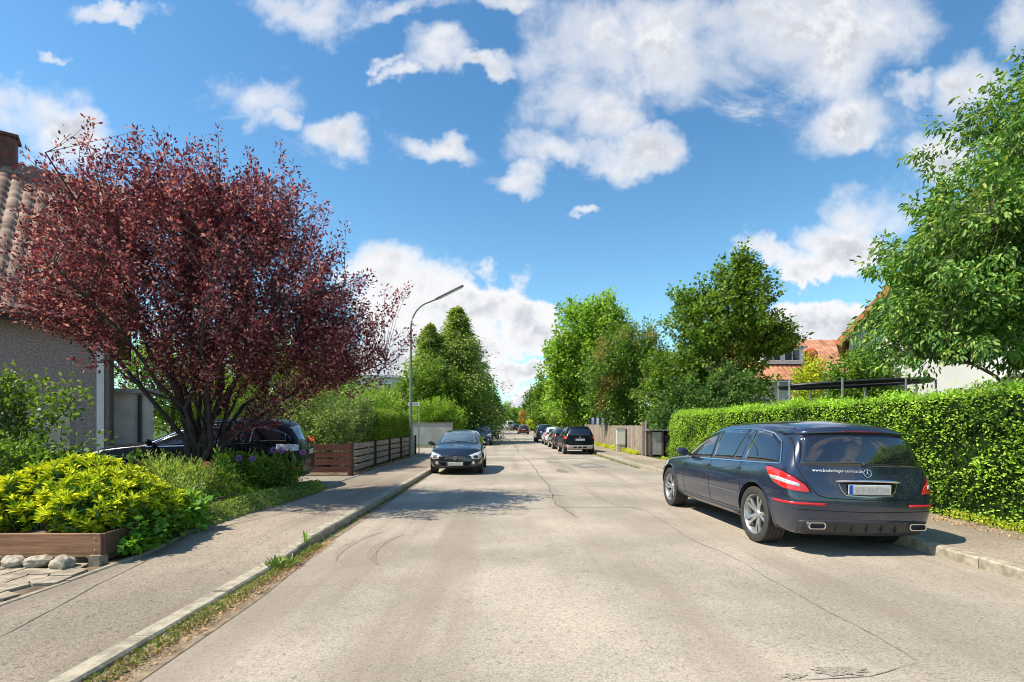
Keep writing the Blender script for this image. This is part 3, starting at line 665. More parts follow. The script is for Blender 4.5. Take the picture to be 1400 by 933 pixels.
# --- conifer group across the side street
def conifer(name, label, loc, H, Rb, lm, n=420, per=60, L=.24, Wd=.08, seed=1, base=.9, droop=.35, cat='tree', power=.9):
    rs = np.random.RandomState(seed); rt = root(name, label, cat, loc); mb = MB()
    mb.tube([(0, 0, -.1), (.05, 0, H * .5), (0, .03, H * .98)], [.02 * H, .012 * H, .01], 9)
    t = rs.uniform(0, 1, n) ** 1.25; z = base + (H - base) * t
    prof = ((1 - t) ** power) * (1 + .22 * np.sin(t * 23 + seed) + .26 * rs.normal(size=n)); a = rs.uniform(0, 2 * math.pi, n)
    r = Rb * np.clip(prof, .02, 2) * (1 + .18 * np.sin(a * 3 + seed))
    tip = np.stack([r * np.cos(a), r * np.sin(a), z + rs.normal(size=n) * .1], 1); rootp = np.stack([0 * z, 0 * z, z + r * .12], 1)
    for i in range(n): mb.tube([rootp[i], (rootp[i] + tip[i]) / 2 + [0, 0, .05 * r[i]], tip[i]], [.03 * r[i] / Rb + .008, .015, .004], 4, cap=False)
    k = np.repeat(np.arange(n), per); s = rs.uniform(.25, 1.04, n * per) ** .8
    c = rootp[k] + (tip[k] - rootp[k]) * s[:, None]; out_ = unit(tip[k] - rootp[k])
    sd = rs.normal(size=(n * per, 3)); w = (.10 + .16 * r[k])[:, None]
    pos = c + sd * w * np.array([.8, .8, .45]) - np.array([0, 0, 1]) * (abs(sd[:, :1]) * w * .5)
    D = unit(out_ * .8 + sd * .5 + np.array([0, 0, -droop])); N = unit(rs.normal(size=(n * per, 3)) * .5 + [0, 0, 1])
    sz = rs.uniform(.6, 1.2, n * per)
    link('trunk', mb.mesh('trunk', True, 60), M_bark, rt); link('crown', leafmesh('crown', pos, D, N, L * sz, Wd * sz), lm, rt)
    return rt
conifer('spruce_tree', 'tallest pointed conifer with yellow tinged tips beyond the grey wall', (-4.85, 46, .15), 12.0, 3.7, LM['conifer'], 900, 62, .30, .11, 61, power=.72)
conifer('spruce_tree', 'shorter pointed conifer just left of the tallest one, its spire over the lamp post', (-7.2, 45, .15), 10.3, 3.1, LM['conifer'], 650, 58, .28, .11, 62, power=.75)
tree('hornbeam_tree', 'round dark green tree at the foot of the two conifers', 'tree', (-6.3, 42.5, .15),
     [(0, 0, 4.9, 2.0, 1.8, 2.2), (-1.5, 0, 4.0, 1.8, 1.6, 2.0), (1.7, 0, 3.4, 1.8, 1.6, 2.0)], LM['green'], ncl=360, per=58, L=.20, Wd=.13, twig=.6, spread=.32, trunk=.12, fork=1.0, nlimb=10, droop=.3, upb=.8, seed=63, shell=3)
tree('forsythia_bush', 'light green feathery bush leaning over the grey garden wall', 'shrub', (-5.9, 39.6, .15),
     [(0, 0, 2.5, 1.35, 1.0, 1.2), (1.3, .2, 1.8, 1.0, .9, 1.1), (-1.2, 0, 2.1, 1.1, .9, 1.1)], LM['bright'], ncl=230, per=56, L=.17, Wd=.06, twig=.6, spread=.24, trunk=.05, fork=.5, stems=3, nlimb=9, upb=.6, seed=64, shell=2.8, wood='stems')
tree('weeping_birch', 'slender weeping birch trailing its twigs at the street side of the conifers', 'tree', (-3.9, 55, .2),
     [(0, 0, 8.2, 1.1, 1.1, 1.1), (.2, 0, 6.2, 1.5, 1.4, 2.2), (-.8, 0, 5.0, 1.5, 1.3, 2.0)], LM['willow'], ncl=240, per=66, L=.20, Wd=.06, twig=1.6, spread=.16, trunk=.11, fork=2.5, nlimb=9, droop=2.4, upb=.2, seed=65, shell=2.6)
# --- far trees
FAR = [('ash_tree', 'round green tree at the street edge beyond the weeping birch', (-4.5, 82), [(0,0,5.6,2.5,2.3,2.6),(.8,0,3.4,2.6,2.2,2.2),(-1.6,0,4.2,2.2,2,2.2)], 'green'),
       ('pear_tree', 'small dark green tree on the left just where the street bends away', (-5.4, 112), [(0,0,4.0,2.8,2.5,2.8),(1.8,0,2.6,2,2,1.8)], 'dark'),
       ('beech_tree', 'broad green crown at the far left behind the small flat roofed house', (-27, 75), [(0,0,5.5,4,3.5,3.4),(4,0,4.8,3.4,3,3),(-4.4,0,5,3.5,3,3)], 'green'),
       ('rowan_tree', 'leafy green crown between flat roofed house and conifers', (-13.5, 52), [(0,0,3.6,2.2,2,2.2),(2.4,0,3.2,2,1.8,2.2),(-2.2,0,3.4,2.2,1.8,2.0)], 'green'),
       ('alder_tree', 'green tree on the right next to the linden, second from the bend', (4.9, 72), [(0,0,6.0,1.9,1.9,2.8),(.8,0,3.6,2.2,2,2.6),(-1.0,0,3.4,1.6,1.8,2.4)], 'green'),
       ('willow_tree', 'yellow green tree low beside the linden foot', (5.6, 60), [(0,0,3.4,2.0,2,2.4),(1.6,0,2.4,1.8,1.6,1.8)], 'bright'),
       ('oak_tree', 'dark tree on the right closest to the bend of the street', (4.6, 92), [(0,0,5.2,2.4,2.2,3.4),(1.6,0,3.4,2.4,2,2.8)], 'dark'),
       ('copper_bush', 'orange brown leaved bush at the far end on the right', (3.4, 118), [(0,0,2.6,1.6,1.5,2.2),(1.5,0,2.0,1.3,1.2,1.6)], 'orange'),
       ('yellow_privet', 'bright yellow bush beside the orange brown one at the street end', (4.6, 108), [(0,0,1.4,1.1,1,1.4)], 'yellow'),
       ('lime_tree', 'light green tree closing the view behind the white van', (-1.6, 168), [(0,0,4.6,3.6,3,3.8),(3.4,0,3.6,3,2.6,3)], 'bright'),
       ('poplar_tree', 'green tree closing the view to the right of the van', (5.5, 150), [(0,0,4.4,3.2,3,3.8),(3,0,4.4,3,2.6,3.4)], 'green'),
       ('field_maple', 'green tree behind the purple bush far down on the left', (-9.8, 128), [(0,0,4.8,3.2,3,3.6),(2.8,0,3.2,2.4,2,2.6)], 'green'),
       ('ornamental_plum', 'small purple leaved tree far down the street on the left', (-3.85, 76), [(0,0,2.6,.95,.9,1.2)], 'purple')]
for i, (nm, lb, (x, y), lobes, mm) in enumerate(FAR):
    big = max(l[3] for l in lobes)
    tree(nm, lb, 'shrub' if 'bush' in nm or 'privet' in nm else 'tree', (x, y, zt(y) + .08), lobes, LM[mm], ncl=int(90 + 34 * big * len(lobes)), per=42, L=.34 if y > 70 else .24, Wd=.2 if y > 70 else .14,
         twig=.9, spread=.45, trunk=.05 * big + .04, fork=1.2, nlimb=8, droop=.3, upb=.8, seed=80 + i, shell=3)
# far-off wooded belt that closes the horizon between the gardens
rs = np.random.RandomState(300); n = 26000
a = rs.uniform(R(-58), R(58), n); d = rs.uniform(190, 235, n); hh = 5.5 + 3.2 * np.sin(a * 23) * np.sin(a * 57 + 1) + 1.6 * np.sin(a * 140)
pos = np.stack([np.sin(a) * d, np.cos(a) * d, 1.3 + rs.uniform(0, 1, n) ** .8 * hh], 1)
o = link('distant_wood', leafmesh('distant_wood', pos, sph(rs, n), unit(rs.normal(size=(n, 3)) * .5 + [0, -.6, .6]), 1.5, 1.1), LM['green'])
setp(o, 'far belt of garden trees along the horizon', 'woodland', kind='stuff')

# --- hedges
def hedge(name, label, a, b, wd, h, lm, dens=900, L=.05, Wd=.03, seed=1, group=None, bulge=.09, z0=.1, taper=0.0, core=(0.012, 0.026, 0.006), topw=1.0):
    """clipped hedge between two ground points: branchy core plus a thick skin of leaves"""
    rs = np.random.RandomState(seed); A = np.array([*a, 0.]); B = np.array([*b, 0.]); Ln = np.linalg.norm(B - A); dx = (B - A) / Ln; nrm = np.array([-dx[1], dx[0], 0])
    rt = root(name, label, 'hedge', (A[0], A[1], zt(A[1]) + z0), 0, group)
    pts = []; nr = []
    faces = [(Ln, h, 'f'), (Ln, h, 'b'), (Ln, wd, 't'), (wd, h, 'e0'), (wd, h, 'e1')]
    for (p, q, f) in faces:
        n = int(p * q * dens * (1.0 if f != 'b' else .35)); s = rs.uniform(0, p, n); t = rs.uniform(0, 1, n)
        if f in 'fb':
            sg = -1 if f == 'f' else 1
            X = dx * s[:, None] + nrm * (sg * wd / 2 * (1 - taper * t))[:, None] + np.array([0, 0, 1]) * (t * h)[:, None]; N = np.tile(nrm * sg, (n, 1))
        elif f == 't':
            X = dx * s[:, None] + nrm * ((t - .5) * wd)[:, None] + np.array([0, 0, h]); N = np.tile([0, 0, 1.], (n, 1))
        else:
            X = dx * (0 if f == 'e0' else Ln) + nrm * ((s / wd - .5) * wd)[:, None] + np.array([0, 0, 1]) * (t * h)[:, None]; N = np.tile(dx * (-1 if f == 'e0' else 1), (n, 1))
        pts.append(X); nr.append(N)
    X = np.concatenate(pts); N = np.concatenate(nr); n = len(X)
    # round the edges, wave the faces
    ed = np.minimum(1, (h - X[:, 2]) / .22); lat = X @ nrm
    X -= nrm * (np.sign(lat) * (1 - ed) ** 2 * .10 * (abs(lat) > wd * .3))[:, None]
    wv = lump(X, seed, 1.6) * bulge + lump(X, seed + 3, 6) * bulge * .5
    X += N * (wv + rs.normal(size=n) * .035 - rs.exponential(.04, n))[:, None]
    shoot = rs.uniform(size=n) < .05; X[shoot] += N[shoot] * rs.uniform(0, .12, shoot.sum())[:, None]
    X[:, 2] = np.maximum(X[:, 2], .03)
    D = unit(N * .8 + rs.normal(size=(n, 3)) * .75 + [0, 0, .35]); NN = unit(rs.normal(size=(n, 3)) * .6 + N * .5 + [-.55, -.1, .7]); sz = rs.uniform(.6, 1.25, n)
    cb = MB(); c0 = dx * Ln / 2; ang = math.atan2(dx[1], dx[0])
    k = .15
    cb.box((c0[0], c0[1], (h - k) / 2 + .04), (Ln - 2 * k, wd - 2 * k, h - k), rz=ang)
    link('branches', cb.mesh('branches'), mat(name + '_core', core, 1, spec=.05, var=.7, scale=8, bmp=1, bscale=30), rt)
    link('foliage', leafmesh('foliage', X, D, NN, L * sz, Wd * sz), lm, rt)
    for f in rt.children:
        V = np.empty(len(f.data.vertices) * 3, np.float32); f.data.vertices.foreach_get('co', V); V = V.reshape(-1, 3)
        V[:, 2] += np.array([zt(A[1] + v) for v in V[:, 1]], np.float32) - zt(A[1])
        f.data.vertices.foreach_set('co', V.ravel()); f.data.update()
    return rt
hedge('garden_hedge', 'long bright green hornbeam hedge along the right pavement', (7.60, 3.2), (7.33, 21.7), 1.25, 2.02, LM['hedge'], dens=2300, L=.050, Wd=.030, seed=70, bulge=.15)
hedge('clipped_hedge', 'trimmed dark hedge overhanging the board fence near the street lamp', (-5.62, 18.6), (-5.78, 27.0), 1.05, 2.12, leafmat('yew_leaves', [(0.035, 0.075, 0.008), (0.07, 0.125, 0.012), (0.12, 0.18, 0.02), (0.20, 0.26, 0.03)], .3, .5, .3), dens=1500, L=.055, Wd=.03, seed=71, z0=.1, bulge=.05)
# ------------------------------------------------------------------ houses
M_rough = mat('roughcast_grey', (0.31, 0.255, 0.24), 0.95, var=.35, scale=22, bmp=1.0, bscale=16, dirt=((.20, .17, .16), .6))
M_render = mat('white_render', (0.74, 0.73, 0.70), 0.9, var=.05, scale=1.2, bmp=.25, bscale=60)
M_cream = mat('cream_panel', (0.48, 0.43, 0.32), 0.8, var=.08)
M_wood_dk = mat('dark_timber', (0.045, 0.028, 0.02), 0.65, var=.35, scale=5, bmp=.4)
M_wood_red = woodmat('stained_boards', (0.115, 0.042, 0.030), 0, .6)
M_wood_grey = woodmat('weathered_boards', (0.36, 0.285, 0.22), 1, .85, .3, ((.17, .13, .10), .6))
M_zinc = mat('zinc', (0.42, 0.43, 0.44), 0.42, 0.7, var=.12)
M_whitep = mat('white_paint', (0.78, 0.78, 0.76), 0.5, var=.05)
M_glass_h = mat('house_glass', (0.02, 0.025, 0.03), 0.06, 0, spec=.9, var=.1)
M_black = mat('black_plastic', (0.018, 0.018, 0.020), 0.5, var=.2)
def roofmat(name, c1, c2, c3):
    m, t = newmat(name); oc = t.n('ShaderNodeTexCoord').outputs['Object']; uvn = t.n('ShaderNodeUVMap').outputs[0]
    fl = t.v('FLOOR', uvn); wn = t.n('ShaderNodeTexWhiteNoise'); t.put(wn, 0, fl)
    c = t.ramp(wn.outputs[0], [(0, c1), (.5, c2), (1, c3)])
    c = t.mixc(t.maprange(t.noise(oc, 1.1, 6, .7), .45, .7, 0, .6), c, (*mul(c1, .55), 1))
    out(t, princ(t, c, .8, 0, .3, bump(t, t.noise(oc, 50, 3, .6), .4, .008))); return m
M_tile_l = roofmat('roof_tiles_brown', (.15, .09, .07), (.27, .165, .12), (.38, .26, .19))
M_tile_o = roofmat('roof_tiles_orange', (.36, .15, .08), (.46, .21, .115), (.54, .28, .17))
def tiled(name, o, along, up, la, lu, m, parent, tw=.30, th=.36, amp=.035, na=6, nu=4):
    """pitched tile field: rolls across, stepped courses up the slope"""
    o = np.array(o, float); al = np.array(Vector(along).normalized()); upv = np.array(Vector(up).normalized()); nm = np.cross(al, upv)
    if nm[2] < 0: nm = -nm
    A = int(la / tw) * na; U = int(lu / th) * nu; V = []; UV = []
    for j in range(U + 1):
        fu = j / nu; row = int(fu - 1e-6); fr = fu - row
        for i in range(A + 1):
            fa = i / na
            h = amp * abs(math.sin(math.pi * fa)) ** .7 + .040 * (1 - (fr if j % nu else (0 if j == 0 else 1)))
            h += .006 * math.sin(int(fa) * 12.9 + row * 78.2)
            V.append(o + al * fa * tw + upv * fu * th + nm * h); UV.append((fa, fu))
    F = []
    for j in range(U):
        for i in range(A): k = j * (A + 1) + i; F.append((k, k + 1, k + A + 2, k + A + 1))
    me = npmesh(name, V, F, False); uvl = me.uv_layers.new(name='UVMap')
    Fa = np.array(F).ravel(); UV = np.array(UV, np.float32)
    # keep each face inside one tile: nudge by the face centre
    fc = np.repeat(UV[np.array(F)].mean(1), 4, axis=0); uvl.data.foreach_set('uv', (fc).astype(np.float32).ravel())
    return link(name, me, m, parent)
def window(parent, c, w, h, ang=0, frame=M_whitep, bars=1, depth=.08):
    """c = centre of the window on the wall face, facing local -Y turned by ang"""
    fb = MB(); t_ = .07
    def lb(x, z, dx, dz, dy=depth, y=0.0):
        q = Matrix.Rotation(ang, 3, 'Z') @ Vector((x, y - depth / 2 + .02, 0)); fb.box((c[0] + q.x, c[1] + q.y, c[2] + z), (dx, dy, dz), rz=ang)
    lb(-w / 2 + t_ / 2, 0, t_, h); lb(w / 2 - t_ / 2, 0, t_, h); lb(0, h / 2 - t_ / 2, w - 2 * t_, t_); lb(0, -h / 2 + t_ / 2, w - 2 * t_, t_)
    for i in range(bars): lb(-w / 2 + w * (i + 1) / (bars + 1), 0, t_ * .8, h - 2 * t_, depth * .8)
    fo = fb.obj('window', frame, parent)
    g = MB(); q = Matrix.Rotation(ang, 3, 'Z') @ Vector((0, -.015, 0)); g.box((c[0] + q.x, c[1] + q.y, c[2]), (w - t_, .02, h - t_), rz=ang); g.obj('pane', M_glass_h, fo)
    return fo
# grey roughcast house on the left; local x runs along its eaves side, local -y faces the garden
ang = math.atan2(.61, .79)
hl = root('roughcast_house', 'grey roughcast house with a brown tiled roof at the left edge', 'house', (-11.15, 14.3, .1), ang)
mb = MB(); Lh, Dh, Eh = 10.5, 9.6, 4.75; Ap = 5.2
mb.add([(-Lh, 0, 0), (0, 0, 0), (0, Dh, 0), (-Lh, Dh, 0), (-Lh, 0, Eh), (0, 0, Eh), (0, Dh, Eh), (-Lh, Dh, Eh), (-Lh, Dh / 2, Eh + Ap), (0, Dh / 2, Eh + Ap)],
       [(0, 1, 5, 4), (1, 2, 6, 9, 5), (2, 3, 7, 6), (3, 0, 4, 8, 7)])
mb.obj('wall', M_rough, hl)
sl = Vector((0, Dh / 2, Ap)).normalized(); ov = .75
rf = tiled('roof', (-Lh - .4, -ov * sl.y, Eh - ov * sl.z + .14), (1, 0, 0), sl, Lh + .95, Vector((0, Dh / 2, Ap)).length + ov, M_tile_l, hl, amp=.075)
tiled('roof', (.55, Dh + ov * sl.y, Eh - ov * sl.z + .14), (-1, 0, 0), (0, -sl.y, sl.z), Lh + .95, Vector((0, Dh / 2, Ap)).length + ov, M_tile_l, hl)
mb = MB()
mb.beam((-Lh - .4, -ov * sl.y - .02, Eh - ov * sl.z + .02), (.55, -ov * sl.y - .02, Eh - ov * sl.z + .02), .05, .24)
mb.beam((.56, -ov * sl.y, Eh - ov * sl.z), (.56, Dh / 2, Eh + Ap + .04), .05, .26)
mb.beam((.56, Dh + ov * sl.y, Eh - ov * sl.z), (.56, Dh / 2, Eh + Ap + .04), .05, .26)
for k in range(16): x = -Lh + .1 + k * .68; mb.beam((x, -ov * sl.y, Eh - ov * sl.z - .04), (x, .3, Eh + .3), .09, .14)
mb.obj('eaves_boards', M_wood_dk, hl)
mb = MB(); mb.tube([(-Lh - .4, -.62, Eh - ov * sl.z + .08), (.5, -.62, Eh - ov * sl.z + .06)], .065, 10)
mb.tube([(.02, -.60, Eh - .6), (.0, -.3, Eh - .9), (-.03, -.09, Eh - 1.2), (-.03, -.09, 0.0)], .05, 12)
mb.obj('gutter', mat('gutter_brown', (.07, .045, .035), .5), hl, True)
mb = MB(); mb.box((-.27, -.02, 2.3), (.16, .05, 4.6)); mb.obj('corner_trim', M_whitep, hl)
mb = MB(); mb.box((-1.35, -.012, 1.3), (.9, .03, 1.1)); mb.obj('wall_panel', M_cream, hl)
mb = MB(); mb.box((-2.9, 4.6, Eh + Ap + .1), (.9, .6, 1.1)); mb.box((-2.9, 4.6, Eh + Ap + .7), (1.05, .74, .09)); mb.obj('chimney', mat('chimney_brick', (.13, .055, .045), .85, var=.3, scale=8), hl)
window(hl, (-4.2, -.001, 1.9), 1.3, 1.2)
por = MB(); por.box((.48, 1.0, 1.22), (.95, .9, 2.44)); por.obj('porch', mat('porch_render', (.52, .49, .44), .95, var=.12, scale=3, bmp=.8, bscale=40), hl)
mb = MB(); mb.box((.50, .98, 2.50), (1.2, 1.2, .12)); mb.obj('porch_roof', mat('porch_roof_zinc', (.30, .29, .28), .6, .3), hl)
mb = MB(); mb.tube([(.62, .49, 2.4), (.62, .49, 0)], .05, 10); mb.obj('drainpipe', M_black, hl, True)

# white gabled house behind the cherry tree
hr = root('white_house', 'white rendered house with an orange tiled gable behind the cherry tree', 'house', (13.3, 20.2, .1), R(-34))
Wd_, Dp, Eh, Ap = 13.4, 11, 5.1, 8.0
mb = MB(); mb.add([(0, 0, 0), (Wd_, 0, 0), (Wd_, Dp, 0), (0, Dp, 0), (0, 0, Eh), (Wd_, 0, Eh), (Wd_, Dp, Eh), (0, Dp, Eh), (Wd_ / 2, 0, Eh + Ap), (Wd_ / 2, Dp, Eh + Ap)],
                [(0, 1, 5, 8, 4), (1, 2, 6, 5), (2, 3, 7, 9, 6), (3, 0, 4, 7)]); mb.obj('wall', M_render, hr)
sl = Vector((Wd_ / 2, 0, Ap)).normalized(); LS = Vector((Wd_ / 2, 0, Ap)).length
tiled('roof', (-.6 * sl.x, -.45, Eh - .6 * sl.z + .12), (0, 1, 0), sl, Dp + .9, LS + .6, M_tile_o, hr)
tiled('roof', (Wd_ + .6 * sl.x, -.45, Eh - .6 * sl.z + .12), (0, 1, 0), (-sl.x, 0, sl.z), Dp + .9, LS + .6, M_tile_o, hr)
mb = MB()
for s in (0, 1):
    x0 = -.6 * sl.x if s == 0 else Wd_ + .6 * sl.x
    mb.beam((x0, -.46, Eh - .6 * sl.z + .05), (Wd_ / 2, -.46, Eh + Ap + .05), .06, .24)
mb.obj('verge_board', mat('verge_orange', (.50, .17, .07), .7), hr)
for (x, z, w, h) in ((2.2, 1.9, 1.5, 1.3), (5.4, 1.7, 2.0, 2.1), (10.2, 1.9, 1.6, 1.3), (3.4, 4.6, 1.2, 1.3), (7.6, 4.4, 1.8, 2.0), (6.7, 8.3, 1.3, 1.3)): window(hr, (x, -.001, z), w, h)
mb = MB(); mb.box((7.4, -.65, 3.25), (6.0, 1.3, .16)); mb.obj('balcony_slab', M_render, hr)
mb = MB()
for k in range(6): mb.box((7.4, -1.26, 3.5 + k * .16), (6.0, .03, .10))
for k in range(7): mb.box((4.45 + k * .98, -1.23, 3.85), (.05, .03, 1.0))
mb.obj('balcony_railing', M_whitep, hr)

# orange roofed house
ho = root('orange_roofed_house', 'house with orange tiled roof and wide dormer window between the maple and the white house', 'house', (15.8, 36.5, .2))
Wd_, Dp, Eh, Ap = 12.5, 9.5, 4.9, 3.4
mb = MB(); mb.add([(0, 0, 0), (Wd_, 0, 0), (Wd_, Dp, 0), (0, Dp, 0), (0, 0, Eh), (Wd_, 0, Eh), (Wd_, Dp, Eh), (0, Dp, Eh), (0, Dp / 2, Eh + Ap), (Wd_, Dp / 2, Eh + Ap)],
                [(0, 1, 5, 4), (1, 2, 6, 9, 5), (2, 3, 7, 6), (3, 0, 4, 8, 7)]); mb.obj('wall', M_render, ho)
sl = Vector((0, Dp / 2, Ap)).normalized(); LS = Vector((0, Dp / 2, Ap)).length
tiled('roof', (-.4, -.7 * sl.y, Eh - .7 * sl.z + .12), (1, 0, 0), sl, Wd_ + .8, LS + .7, M_tile_o, ho, tw=.34, th=.4, na=4, nu=3, amp=.05)
tiled('roof', (-.4, Dp + .7 * sl.y, Eh - .7 * sl.z + .12), (1, 0, 0), (0, -sl.y, sl.z), Wd_ + .8, LS + .7, M_tile_o, ho, tw=.34, th=.4, na=2, nu=2)
mb = MB(); mb.tube([(-.4, -.78, Eh - .42), (Wd_ + .4, -.78, Eh - .42)], .08, 8); mb.obj('gutter', M_zinc, ho, True)
mb = MB(); mb.box((4.0, 2.2, Eh + 1.65), (3.1, 2.4, 1.15)); dm = mb.obj('dormer', M_whitep, ho)
window(dm, (3.3, .999, Eh + 1.7), 1.2, .85); window(dm, (4.7, .999, Eh + 1.7), 1.2, .85)
mb = MB(); mb.box((4.0, 2.2, Eh + 2.29), (3.5, 2.8, .12)); mb.obj('dormer_roof', M_zinc, dm)
mb = MB(); mb.box((6.9, 5.0, Eh + Ap + .25), (.7, .5, .8)); mb.obj('chimney', M_wood_dk, ho)
mb = MB(); mb.lathe([(0, .0), (.28, .02), (.50, .10), (.52, .12), (.48, .12), (.26, .05), (0, .03)], 24, axis='Y', c=(6.3, 1.2, Eh + 1.75)); mb.tube([(6.3, 1.2, Eh + 1.7), (6.3, 1.6, Eh + 1.0)], .03, 6); mb.obj('satellite_dish', mat('dish_red', (.55, .10, .05), .5), ho, True)
# flat roofed white house far left
hf = root('flat_roofed_house', 'small white flat roofed house peeping over the shrubs left of the lamp post', 'house', (-21.5, 60, .3))
mb = MB(); mb.box((4, 4, 3.5), (8.0, 8, 7.0)); mb.obj('wall', mat('pale_render', (.66, .66, .62), .9, var=.05), hf)
mb = MB(); mb.box((4, 4, 7.14), (8.8, 8.8, .28)); mb.obj('roof', mat('flat_roof_trim', (.5, .5, .47), .8), hf)
for x in (1.5, 4.2, 6.9): window(hf, (x, -.001, 5.7), 1.1, 1.3)
# grey garden wall across the side street
def wallbox(name, label, cat, a, b, h, th, m, coping=None):
    rt = root(name, label, cat, (a[0], a[1], zt(a[1]) + .02)); d = (Vector(b) - Vector(a)); L = d.length; an = math.atan2(d.y, d.x)
    rt.rotation_euler[2] = an
    mb = MB(); mb.box((L / 2, 0, h / 2), (L, th, h)); bevel(mb.obj('wall', m, rt), .012)
    mb = MB(); mb.box((L / 2, 0, h + .032), (L + .06, th + .08, .06)); bevel(mb.obj('coping', coping or M_conc, rt), .01)
    return rt
wallbox('garden_wall', 'pale grey rendered garden wall across the side street', 'wall', (-15, 38.2), (-4.45, 38.4), 1.72, .22, mat('wall_grey', (.40, .39, .36), .95, var=.15, scale=1.5, bmp=.5, bscale=30, dirt=((.24, .22, .20), .6)))

# ------------------------------------------------------------------ fences
def slat_fence(name, label, pts, h, nb, bm_, pm, z0=.10, off=.05, post=.11, bh=.172, th=.025):
    """horizontal board fence along pts (posts)"""
    a0 = pts[0]; rt = root(name, label, 'fence', (a0[0], a0[1], zt(a0[1]) + z0)); mb = MB()
    for i, (a, b) in enumerate(zip(pts[:-1], pts[1:])):
        A = Vector((a[0] - a0[0], a[1] - a0[1], 0)); B = Vector((b[0] - a0[0], b[1] - a0[1], 0)); d = (B - A).normalized(); n = Vector((-d.y, d.x, 0))
        for k in range(nb):
            z = .14 + (h - .12) * k / nb + bh / 2 - .03; mb.beam(A + n * off + Vector((0, 0, z)), B + n * off + Vector((0, 0, z)), th, bh)
    link('boards', mb.mesh('boards'), bm_, rt)
    for p in pts:
        mb = MB(); mb.box((p[0] - a0[0], p[1] - a0[1], h / 2 - .03), (post, post, h + .08)); bevel(mb.obj('post', pm, rt), .008, 1)
    return rt
slat_fence('board_fence', 'low red brown board fence panel facing the driveway behind the black estate car', [(-8.2, 15.15), (-6.5, 15.12), (-4.78, 15.1)], 1.0, 4, M_wood_red, M_wood_red, off=-.0)
slat_fence('board_fence', 'long low fence of weathered boards on dark posts beside the left pavement', [(-4.80, 15.3), (-4.95, 18.5), (-5.03, 21), (-5.08, 23.4), (-5.12, 25.8), (-5.14, 27.2)], 1.0, 4, M_wood_grey, M_wood_dk, off=.03)
# upright plank fence on the right
rt = root('plank_fence', 'tall weathered upright plank fence behind the parked cars on the right', 'fence', (6.62, 25.9, zt(25.9) + .1))
rr = random.Random(4); mb = MB(); y = 0; FX = lambda y: 6.62 - .0125 * (y - 25.9)
FXp = lambda y: 6.62 + (.0 if y < 30 else -.006 * (y - 30))
while y < 20:
    w = rr.uniform(.11, .15); h = 1.50 + rr.uniform(-.03, .03)
    mb.box((FXp(25.9 + y) - 6.62 + rr.uniform(-.012, .012), y + w / 2, h / 2 + zt(25.9 + y) + .03), (.024, w, h)); y += w + rr.uniform(.004, .018)
mb.obj('planks', woodmat('plank_wood', (.34, .275, .215), 2, .9, .45, ((.13, .10, .08), .65)), rt)
for y in (0, 3.3, 6.6, 9.9, 13.2, 16.5, 19.8): mb = MB(); mb.box((.09, y, .8), (.09, .09, 1.6)); mb.obj('post', M_wood_dk, rt)
mb = MB(); [mb.beam((.04, 0, z), (.0, 20, z + .15), .05, .08) for z in (.4, 1.3)]; mb.obj('rail', M_wood_dk, rt)
mb = MB(); mb.box((0, -.12, .85), (.16, .12, 1.72)); mb.obj('gate_post', M_wood_grey, rt)
mb = MB(); mb.tube([(.05, -.42, -.1), (.05, -.42, 1.75)], .035, 10); setp(mb.obj('steel_post', M_zinc, None, True), 'thin grey steel post between plank fence and bin shelter', 'post').location = (6.62, 25.9, .1)

# bin shelter
bs = root('bin_shelter', 'small wooden bin shelter with flat roof at the hedge end', 'shelter', (6.75, 24.9, .1))
mb = MB(); mb.box((.62, .5, 1.30), (1.5, 1.25, .07)); mb.obj('roof', mat('shelter_roof', (.16, .15, .14), .8, var=.3), bs)
mb = MB(); mb.box((.28, -.02, .66), (.46, .03, 1.1)); mb.obj('door', mat('shelter_door', (.36, .33, .30), .7, var=.15), bs)
for (x, y) in ((0, 0), (.56, 0), (1.28, 0), (0, 1.0), (1.28, 1.0)): mb = MB(); mb.box((x, y, .63), (.09, .09, 1.26)); mb.obj('post', mat('shelter_wood', (.13, .075, .055), .8) if 'shelter_wood' not in bpy.data.materials else bpy.data.materials['shelter_wood'], bs)
mb = MB(); mb.box((.64, 1.02, .65), (1.24, .03, 1.2)); mb.box((-.0, .5, .65), (.03, .9, 1.2)); mb.obj('back_panel', M_wood_dk, bs)
wb = root('waste_bin', 'black wheeled bin standing in the open half of the bin shelter', 'bin', (7.68, 25.22, .12))
mb = MB(); mb.box((0, 0, .5), (.44, .48, .9), taper=1.12); mb.obj('bin_body', M_black, wb); mb = MB(); mb.box((0, -.02, .98), (.54, .58, .06)); bevel(mb.obj('lid', mat('bin_lid', (.05, .05, .052), .5), wb), .02)
for s in (-1, 1): mb = MB(); mb.lathe([(0, -.025), (.09, -.025), (.09, .025), (0, .025)], 16, axis='Z'); o = mb.obj('wheel', M_black, wb); o.rotation_euler = (0, R(90), 0); o.location = (s * .2, .2, .08)
